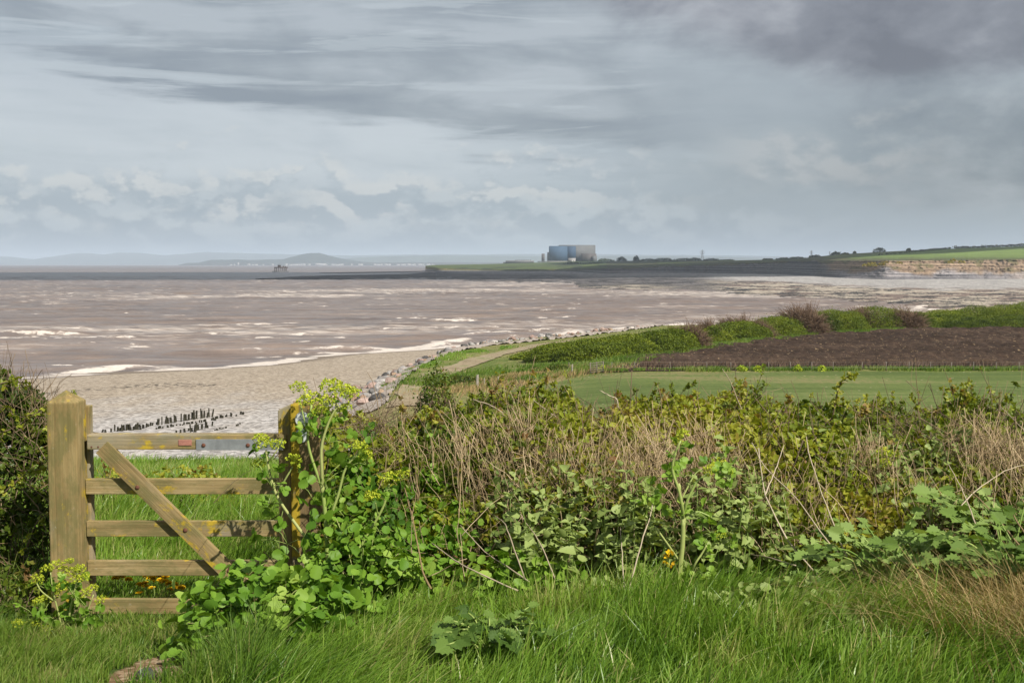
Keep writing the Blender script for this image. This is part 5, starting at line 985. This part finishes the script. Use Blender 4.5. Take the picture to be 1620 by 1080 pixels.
def alexanders(lab, Y, stems, umbels, clusters, nodes=(), lsize=.05, tint=.5, grp=None, ut=0):
    b = W(*stems[0][0][0], Y); e = empty('alexanders_plant', (b[0], Y, float(gz(b[0], Y))), lab, 'plant', grp); off = lambda i: rng.normal(0, .05)
    A = Acc()
    for pts, r0, r1 in stems:
        dy = rng.normal(0, .035); P = np.array([W(a, c, Y+dy*min(i, 1)) for i, (a, c) in enumerate(pts)]); c = curve(P, 14); V, Fs = tubes(c, np.linspace(r0, r1, 14), 8); A.add(V, Fs, rng.uniform(.4, .9))
    for px, py, r in nodes:
        bm = bmesh.new(); bmesh.ops.create_uvsphere(bm, u_segments=10, v_segments=8, radius=r); V = np.array([v.co[:] for v in bm.verts])*np.array([.8, .8, 1.7])+W(px, py, Y-.005); q = np.array([[v.index for v in f.verts] for f in bm.faces if len(f.verts) == 4]); t3 = np.array([[v.index for v in f.verts] for f in bm.faces if len(f.verts) == 3]); bm.free(); A.add(V, [q, t3], .75)
    S_, leafp = [], []
    for px, py, n, spr, sz in clusters:
        c = W(px, py, Y+rng.normal(0, .06))
        for _ in range(n):
            h = c+norm(rng.normal(size=3)*np.array([1, .8, .7])+np.array([0, -.15, .1]))*spr/F*Y*rng.uniform(.5, 1.2); S_.append((c, h)); leafp.append((h, h-c, sz))
    if S_:
        P = np.array([[a, (a+b)/2+np.array([0, 0, .012]), b] for a, b in S_]); V, Fs = tubes(P, np.full((len(P), 3), .0016), 4); A.add(V, Fs, .4)
    A.build('stem', M['stemgreen'], e, True)
    if leafp:
        p = np.array([q[0] for q in leafp]); d = norm(np.array([q[1] for q in leafp])+rng.normal(0, .02, p.shape)+np.array([0, -.01, -.012])); s = lsize*np.array([q[2] for q in leafp])*rng.uniform(.7, 1.25, len(p)); V, Fs, T = trifoliate(p, d, s, tint+rng.normal(0, .2, len(p)), T_ROUND); mk('foliage', V, Fs, M['alex'], e, at={'tint': T})
    for px, py, r in umbels:
        c = W(px, py, Y+rng.normal(0, .05)); umbel_geo(c, r/F*Y, norm(np.array([rng.normal(0, .25), -.25+rng.normal(0, .2), 1]))).build('flower_head', M['umbel'], e)
alexanders('tall flowering alexanders with thick green stem in front of the lichened gatepost', 6.05,
    [([(520, 985), (519, 920), (518, 885), (515, 818), (510, 773)], .0135, .010), ([(510, 773), (500, 745), (489, 710), (487, 683), (493, 640)], .0085, .005), ([(510, 773), (509, 740), (509, 705), (520, 668), (535, 640)], .009, .005), ([(509, 705), (512, 660), (526, 622)], .005, .004), ([(518, 850), (526, 810), (536, 780), (547, 740), (568, 716)], .008, .005), ([(535, 650), (548, 640), (556, 630)], .004, .003), ([(488, 690), (478, 650), (474, 628)], .004, .003),
     ([(519, 925), (500, 872), (470, 832), (443, 793), (432, 768), (424, 735), (421, 712)], .010, .005), ([(438, 782), (452, 757), (463, 738)], .005, .004), ([(432, 768), (418, 748), (410, 736)], .004, .003), ([(424, 730), (434, 718), (441, 708)], .004, .003), ([(560, 880), (583, 843), (607, 800), (616, 765)], .008, .005), ([(598, 815), (594, 795)], .004, .003)],
    [(493, 634, 15), (526, 616, 17), (541, 624, 16), (557, 626, 14), (473, 618, 13), (484, 640, 13), (516, 640, 12), (506, 655, 12), (548, 648, 10), (421, 706, 13), (412, 697, 11), (441, 706, 11), (410, 738, 11), (463, 732, 13), (568, 712, 13), (580, 724, 11), (590, 790, 13), (616, 760, 13), (640, 754, 11)],
    [(495, 690, 4, 22, .8), (484, 674, 4, 11, .55), (472, 684, 2, 9, .5), (512, 672, 4, 20, .8), (520, 700, 5, 28, .9), (540, 680, 3, 18, .8), (500, 660, 4, 18, .7), (530, 650, 4, 20, .7), (512, 765, 6, 42, 1.), (480, 770, 5, 38, 1.), (530, 800, 6, 40, 1.), (560, 740, 4, 22, .8), (580, 735, 4, 22, .7), (430, 770, 6, 34, .9), (408, 730, 3, 16, .7), (422, 725, 4, 22, .7), (450, 800, 4, 30, .9), (455, 860, 7, 42, 1.05), (420, 890, 7, 40, 1.05), (480, 850, 5, 34, 1.), (560, 850, 6, 42, 1.), (600, 840, 6, 36, .9), (610, 775, 4, 20, .7), (640, 765, 4, 20, .7), (520, 920, 7, 44, 1.), (560, 915, 7, 44, 1.), (480, 925, 6, 40, 1.), (600, 900, 6, 40, 1.)],
    [(510, 773, .015), (509, 706, .013), (519, 884, .013), (433, 768, .011)])
alexanders('pale stemmed alexanders with swollen stem joints in the middle of the hedge', 5.75,
    [([(1075, 925), (1076, 900), (1080, 860), (1081, 822)], .0125, .011), ([(1081, 822), (1079, 800), (1074, 775), (1064, 745), (1068, 718), (1077, 697)], .009, .0045), ([(1082, 815), (1086, 795), (1094, 778), (1104, 760), (1122, 748)], .0075, .005), ([(1084, 816), (1103, 809), (1126, 818)], .0045, .004), ([(1088, 925), (1098, 895), (1110, 876), (1118, 862)], .006, .004), ([(1074, 886), (1056, 860), (1036, 832)], .0055, .004), ([(1078, 790), (1098, 752), (1110, 742)], .004, .003)],
    [(1080, 692, 11), (1072, 704, 9), (1138, 738, 12), (1124, 745, 10), (1150, 747, 9), (1140, 848, 9)],
    [(1076, 700, 5, 15, .6), (1068, 715, 5, 18, .6), (1128, 742, 8, 26, .75), (1145, 752, 6, 22, .7), (1082, 755, 5, 32, .75), (1055, 750, 4, 22, .7), (1095, 795, 5, 28, .8), (1062, 793, 4, 22, .8), (1100, 815, 4, 20, .7), (1128, 845, 8, 26, .75), (1140, 858, 6, 24, .7), (1022, 798, 6, 22, .7), (1034, 778, 4, 20, .7), (1140, 870, 4, 20, .7)],
    [(1081, 824, .0165), (1074, 772, .0145)], tint=.72)
alexanders('low bright yellow alexanders at the foot of the thick gatepost', 5.95,
    [([(98, 1020), (96, 985), (84, 935), (80, 905)], .005, .003), ([(98, 1030), (110, 970), (120, 925), (122, 905)], .007, .004), ([(98, 1030), (72, 1000), (60, 960)], .005, .003), ([(100, 1030), (130, 985), (148, 940)], .006, .003), ([(95, 1035), (60, 1010), (35, 992)], .005, .003), ([(98, 1035), (84, 1018), (76, 1005)], .005, .003), ([(85, 950), (66, 935), (58, 922)], .004, .003), ([(118, 960), (135, 945), (140, 935)], .004, .003)],
    [(75, 902, 9), (90, 897, 10), (100, 905, 9), (116, 908, 10), (126, 902, 9), (60, 917, 9), (100, 931, 10), (85, 940, 9), (62, 952, 8), (74, 950, 9), (136, 940, 9), (148, 932, 8), (160, 951, 8), (122, 918, 9), (134, 915, 8), (28, 988, 8), (46, 990, 8), (58, 987, 7), (74, 998, 9), (88, 1006, 9), (52, 1010, 8), (72, 1012, 8), (94, 1014, 8), (110, 890, 7)],
    [(85, 945, 9, 30, .85), (115, 940, 9, 28, .85), (100, 985, 13, 44, .95), (60, 980, 10, 34, .9), (140, 970, 10, 30, .9), (45, 1010, 11, 36, .95), (85, 1025, 12, 44, 1.), (120, 1010, 9, 34, .9), (70, 925, 6, 24, .7), (125, 920, 6, 24, .7)], lsize=.042, tint=.5)
alexanders('small pale alexanders head among dead stems in the right half of the hedge', 6.6, [([(1395, 790), (1398, 750), (1402, 725)], .004, .003)], [(1396, 718, 10), (1408, 722, 9), (1385, 728, 8), (1400, 735, 9), (1350, 752, 7), (1368, 758, 7), (1420, 745, 7)], [(1398, 735, 7, 24, .6), (1360, 765, 4, 16, .5)], tint=.75)
alexanders('short yellow green alexanders at the bottom edge below the leaf mound', 5.15, [([(380, 1100), (378, 1075), (372, 1060)], .004, .003), ([(405, 1100), (410, 1068)], .004, .003), ([(352, 1100), (350, 1066)], .004, .003)], [(348, 1062, 8), (360, 1056, 7), (372, 1066, 9), (410, 1062, 9), (418, 1072, 7), (340, 1074, 7)], [(380, 1085, 6, 30, .7), (345, 1090, 5, 24, .7)], lsize=.04, tint=.8)

# ------------------------------------------------------------------ nettles, hogweed, small flowers
def nettle_proto(H=.44):
    e = empty('nettle', (0, 0, 0), 'grey green nettle in the dense patch below the middle of the hedge', 'plant', 'nettles in the patch below the hedge'); P = np.stack([.01*np.sin(np.linspace(0, 2, 7)), 0*np.linspace(0, 1, 7), np.linspace(0, H, 7)], 1); V, Fs = tubes(P, np.linspace(.003, .0015, 7), 4); mk('stem', V, Fs, M['stemgreen'], e, at={'tint': np.full(len(V), .2)})
    pos, d, nr, sz = [], [], [], []
    for k in range(8):
        z = H*(.16+.84*k/7); a = k*1.571+.3
        for s in (0, math.pi): 
            v = np.array([math.cos(a+s), math.sin(a+s), -.2+.13*k]); pos.append([0, 0, z]); v[2] -= .18; d.append(v); nr.append([.45*v[0], .45*v[1]-.15, .9]); sz.append(.098-.0062*k)
    for a in (.5, 2.6, 4.6): pos.append([0, 0, H]); d.append([math.cos(a), math.sin(a), .9]); nr.append([0, -.6, .8]); sz.append(.04)
    pos = np.array(pos)+rng.normal(0, .012, (len(pos), 3)); d = np.array(d)+rng.normal(0, .28, (len(pos), 3)); nr = np.array(nr)+rng.normal(0, .35, (len(pos), 3)); V, Fs, T = leaves(T_NET, pos, d, nr, np.array(sz)*rng.uniform(.6, 1.1, len(pos)), (.45+.03*np.arange(len(pos))+rng.normal(0, .12, len(pos))).clip(0, 1)); mk('foliage', V, Fs, M['nettle'], e, at={'tint': T}); return e
PR = [nettle_proto(h) for h in (.44, .36, .5, .41)]; spots = []
while len(spots) < 85:
    px = rng.uniform(800, 1270); t = rng.random(); Yv = 5.84+.52*t; 
    if abs(px-1020)/240 > 1.0-.25*t*0+rng.normal(0, .08): continue
    spots.append(((px-810)/F*Yv, Yv, t))
for i, (x, y, t) in enumerate(spots):
    o = PR[i] if i < 4 else copy_tree(PR[i % 4]); s = rng.uniform(.75, 1.1); o.location = (x, y, float(gz(x, y))-.05+.12*t); o.rotation_euler = (rng.normal(0, .14), rng.normal(0, .14), rng.uniform(0, 6.28)); o.scale = (s*rng.uniform(1.0, 1.25),)*2+(s*(1+.25*t),)
def hogweed(lab, c, n, rad, h, size, seed, dirs=None, tintc=.5, grp=None):
    c = np.array([c[0], c[1], float(gz(c[0], c[1]))]); e = empty('hogweed_plant', tuple(c), lab, 'plant', grp); A = Acc()
    for k in range(n):
        a = k*2.4+rng.normal(0, .3); rr = rad*rng.uniform(.4, 1.); tip = c+np.array([math.cos(a)*rr, math.sin(a)*rr*.8-.04, h*rng.uniform(.45, 1.)]); mid = (c+tip)/2+np.array([0, 0, h*.22]); P = curve([c+rng.normal(0, .02, 3)*[1, 1, 0], mid, tip], 9); V, Fs = tubes(P, np.linspace(.0055, .0025, 9), 6); A.add(V, Fs, rng.uniform(0, .6))
        d = norm(tip-mid+np.array([0, -.02, -.02])); s = norm(np.cross(d, [0, 0, 1])); nr = norm(np.array([0, -.45, 1])+rng.normal(0, .2, 3)); sz = size*rng.uniform(.7, 1.2); L = Acc()
        pos = np.array([tip, tip-d*sz*.2, tip-d*sz*.2, tip-d*sz*.5, tip-d*sz*.5, tip-d*sz*.85, tip-d*sz*.85]); dd = np.array([d, d*.6+s, d*.6-s, d*.4+s, d*.4-s, d*.2+s, d*.2-s]); Vr, Fr = tubes(np.array([tip-d*sz*.95, tip-d*sz*.4, tip+d*sz*.1]), np.array([.003, .0025, .0018]), 4); L.add(Vr, Fr, .6); V, Fs, T = leaves(T_HOG, pos, dd, np.tile(nr, (7, 1))+rng.normal(0, .35, (7, 3)), np.array([.9, .72, .72, .66, .66, .5, .5])*sz*.55, (tintc+rng.normal(0, .22)+rng.normal(0, .12, 7)).clip(0, 1)); L.add(V, Fs, T); L.build('leaf', M['hog'], e)
    A.build('stem', M['stemgreen'], e, True)
hogweed('dark lobed hogweed in the grass at the bottom middle', on(775, 1050), 24, .28, .24, .135, 1, tintc=.12)
hogweed('lobed hogweed clump at the right edge below the hedge, nearest one', (2.36, 5.45), 34, .45, .40, .17, 2, tintc=.5)
hogweed('lobed hogweed behind the dead stalks, left one of the right-hand clump', (1.82, 5.72), 32, .45, .38, .16, 3, tintc=.6)
hogweed('tallest lobed hogweed against the hedge at the far right', (2.5, 5.95), 32, .5, .52, .17, 4, tintc=.65)
hogweed('small lobed hogweed in the grass left of the dead tussock', on(1270, 960), 7, .16, .20, .11, 5, tintc=.4)
def dandelions():
    e = empty('dandelion', (0, 0, 0), 'yellow dandelion on a thin stalk behind the lowest gate rails', 'flower', 'dandelions behind the gate'); V, Fs = tubes(np.array([[0, 0, 0], [.004, 0, .08], [.01, 0, .17]]), np.array([.0022, .002, .0018]), 5); mk('stem', V, Fs, M['stemgreen'], e, at={'tint': np.full(len(V), .5)})
    n = 46; p = rdir(n, .9); c = np.array([.01, 0, .172]); V, Fs, T = leaves(T_QUAD, c+p*.003, p, norm(rdir(n, 1)), .022, rng.random(n)); mk('flower_head', V, Fs, M['yellow'], e, at={'tint': T}); pts = [(188, 911), (195, 911), (205, 916), (232, 911), (238, 915), (245, 915), (252, 912), (258, 914), (262, 914), (256, 918), (263, 919), (268, 922), (274, 925), (280, 928), (266, 932), (287, 926), (290, 929), (284, 932), (224, 924), (231, 923), (233, 926), (240, 941), (288, 945), (219, 945), (184, 914)]
    for i, (px, py) in enumerate(pts):
        o = e if i == 0 else copy_tree(e); Yv = 6.55+rng.uniform(0, .3); h = W(px, py, Yv); z = float(gz(h[0], Yv)); s = max(h[2]-z, .06)/.172; o.location = (h[0], Yv, z); o.scale = (1, 1, s); o.rotation_euler = (0, 0, rng.uniform(0, 6))
dandelions()
def buttercups():
    for px, py, Yv, lab in [(1059, 884, 5.7, 'yellow wilted leaf bunch left of the pale alexanders stem'), (1425, 960, 5.7, 'small yellow flower sprig among the stalks at the lower right'), (750, 1072, 4.95, 'small yellow flower at the bottom edge below the dark hogweed'), (1100, 998, 5.5, 'orange withered leaf low in the middle grass')]:
        c = W(px, py, Yv); e = empty('yellow_flower', (c[0], Yv, float(gz(c[0], Yv))), lab, 'flower'); n = 26; p = rdir(n, .3); V, Fs, T = leaves(T_ROUND, c+p*.02*np.array([1, 1, 1.6]), p, rdir(n, .5), .017, rng.random(n)*.7); mk('petals', V, Fs, M['yellow'], e, at={'tint': T}); V, Fs = tubes(np.array([[c[0], Yv, float(gz(c[0], Yv))], c]), np.array([.002, .0015]), 4); mk('stem', V, Fs, M['stemgreen'], e, at={'tint': np.full(len(V), .5)})
buttercups()

# ------------------------------------------------------------------ long bleached stalks, leaning one by one
def stalks():
    L = [('thick bleached stalk curving down the middle right of the hedge', [(1200, 709), (1208, 773), (1220, 803), (1245, 852), (1294, 911), (1353, 976)], .0062, 6.25), ('long bleached stalk crossing the nettles down to the dead tussock', [(1190, 700), (1210, 738), (1264, 793), (1314, 862), (1363, 901), (1462, 985)], .005, 6.2), ('straight grey stalk leaning left above the long grass', [(1276, 690), (1284, 733), (1314, 817), (1356, 919)], .005, 6.3),
         ('short pale stalk leaning right beside the thick curved one', [(1240, 704), (1226, 745), (1210, 783)], .0045, 6.3), ('steep grey stalk dropping toward the bottom right corner', [(1415, 830), (1440, 860), (1500, 940), (1548, 1018)], .0045, 5.7), ('dark split stalk standing right of the alexanders', [(640, 770), (653, 822), (662, 870), (669, 905), (682, 930)], .0065, 6.2), ('thin fork of the dark split stalk', [(659, 778), (655, 800), (651, 822)], .0035, 6.2),
         ('broken pale stalk lying across the low middle grass', [(683, 859), (712, 880), (739, 897), (819, 934)], .0055, 6.1), ('leaning stalk in the fan of dead stems, rightmost', [(780, 813), (796, 825), (805, 844), (830, 915)], .0045, 6.2), ('long leaning stalk in the fan of dead stems', [(728, 830), (767, 872), (800, 894), (838, 920)], .005, 6.2), ('upright stalk at the left edge of the nettles', [(817, 805), (836, 832), (855, 860), (878, 915)], .004, 6.25),
         ('forked dry stalk left of the pale alexanders', [(1035, 780), (1030, 812), (1018, 848), (993, 938)], .0055, 6.15), ('thin upright stalk beside the forked dry stalk', [(981, 830), (984, 870), (988, 940)], .004, 6.15), ('pale stalk poking up from the right hand hogweed', [(1511, 880), (1514, 930), (1531, 988)], .004, 5.75), ('short pale stalk among the hogweed leaves', [(1505, 888), (1502, 930), (1499, 968)], .0045, 5.8),
         ('long stalk leaning over the right hand hogweed', [(1500, 735), (1520, 770), (1540, 820), (1562, 880)], .0048, 6.2), ('long brown stalk leaning out at the right edge', [(1520, 765), (1560, 800), (1640, 895)], .0055, 6.2), ('upright brown stalk at the right edge of the hedge', [(1588, 760), (1596, 800), (1625, 850)], .005, 6.2), ('pale stick standing above the hedge before the green field', [(1143, 583), (1156, 605), (1166, 630), (1182, 668)], .0052, 7.2),
         ('orange broken stick bent above the hedge top', [(948, 617), (965, 626), (976, 632), (978, 645)], .006, 7.2), ('grey stick leaning left on the hedge top', [(749, 632), (780, 643), (815, 668)], .006, 7.1), ('pale stick lying across the top of the hedge', [(843, 632), (860, 645), (880, 660)], .0055, 7.1), ('thin dark stem crossing the gate rails', [(398, 742), (372, 760), (352, 780), (338, 795)], .0022, 6.26),
         ('low bleached stalk across the grass under the nettles', [(1178, 875), (1210, 880), (1259, 894)], .0045, 6.15), ('tall thin pale stalk on the hedge right of the bramble shoot', [(1386, 622), (1388, 680), (1382, 760)], .003, 7.0), ('second tall thin pale stalk on the hedge toward the right', [(1474, 640), (1472, 700), (1470, 770)], .003, 7.0), ('arching brown cane across the right end of the hedge', [(1380, 640), (1420, 668), (1445, 710), (1460, 760)], .004, 6.95),
         ('two-ended stick rising above the hedge near the right edge', [(1580, 640), (1600, 660), (1630, 690)], .0045, 7.1), ('curved dead cane low at the right edge', [(1640, 730), (1590, 745), (1545, 775), (1520, 800)], .0045, 6.6)]
    for lab, pts, r, Yv in L:
        n = len(pts); P = np.array([W(a, b, Yv-.62*(Yv < 6.9)*(Yv > 5.9)+.50*(1-i/(n-1))*(Yv < 6.9)) for i, (a, b) in enumerate(pts)]); c = curve(P, 16)+rng.normal(0, .0012, (16, 3)); dark = 'dark' in lab or 'brown' in lab; V, Fs = tubes(c, np.linspace(r*.4, r*.8, 16)*rng.uniform(.85, 1.15, 16), 6)
        o = mk('dry_stalk', V, Fs, M['twig'] if 'thin dark' in lab else (M['dry'] if dark else M['drybig']), None, True, {'tint': np.full(len(V), rng.uniform(.2, .8)) if not dark else np.full(len(V), .15)}); tag(o, lab, 'stalk')
    e = empty('bramble_shoot', tuple(W(1305, 690, 7.2)), 'leafy bramble shoot sticking up above the hedge before the field', 'bramble'); c = curve(np.array([W(a, b, 7.2) for a, b in [(1305, 700), (1318, 655), (1325, 620), (1334, 600), (1352, 592)]]), 16); V, Fs = tubes(c, np.linspace(.006, .003, 16), 6); mk('cane', V, Fs, M['twig'], e, at={'tint': np.full(len(V), .4)}); q = np.repeat(c[5:], 6, 0)+rng.normal(0, .012, (66, 3)); V, Fs, T = trifoliate(q, rdir(66, .3), rng.uniform(.014, .024, 66), rng.uniform(.45, .8, 66)); mk('foliage', V, Fs, M['bramble'], e, at={'tint': T})
    for px, py, lab in ((1165, 615, 'dark leafy sprig on the hedge top right of the pale stick'), (790, 600, 'upright dark twig on the hedge top'), (1522, 622, 'leafy sprig on the hedge top toward the right edge')):
        b = W(px, 650, 7.3); tp = W(px+4, py-6, 7.3); e = empty('bramble_sprig', tuple(b), lab, 'bramble'); c = curve([b, (b+tp)/2+[.01, 0, 0], tp], 10); V, Fs = tubes(c, np.linspace(.0045, .002, 10), 5); mk('cane', V, Fs, M['twig'], e, at={'tint': np.full(len(V), .2)}); q = np.repeat(c[3:], 5, 0)+rng.normal(0, .022, (35, 3)); V, Fs, T = trifoliate(q, rdir(35, .3), rng.uniform(.015, .028, 35), rng.uniform(.3, .95, 35)); mk('foliage', V, Fs, M['bramble'], e, at={'tint': T})
stalks()
def stones():
    for px, py, s, lab in [(232, 1070, .075, 'dark rounded stone on the bare path soil'), (250, 1062, .04, 'small pale stone on the bare path soil'), (262, 1075, .035, 'flat brown stone at the bottom edge of the path')]:
        p = on(px, py); o = link('path_stone', RM[10 if s > .05 else 5]); o.location = (p[0], p[1], p[2]+s*.15); o.scale = (s, s*.9, s); o.rotation_euler = (0, 0, rng.uniform(0, 6)); tag(o, lab, 'stone')
stones()
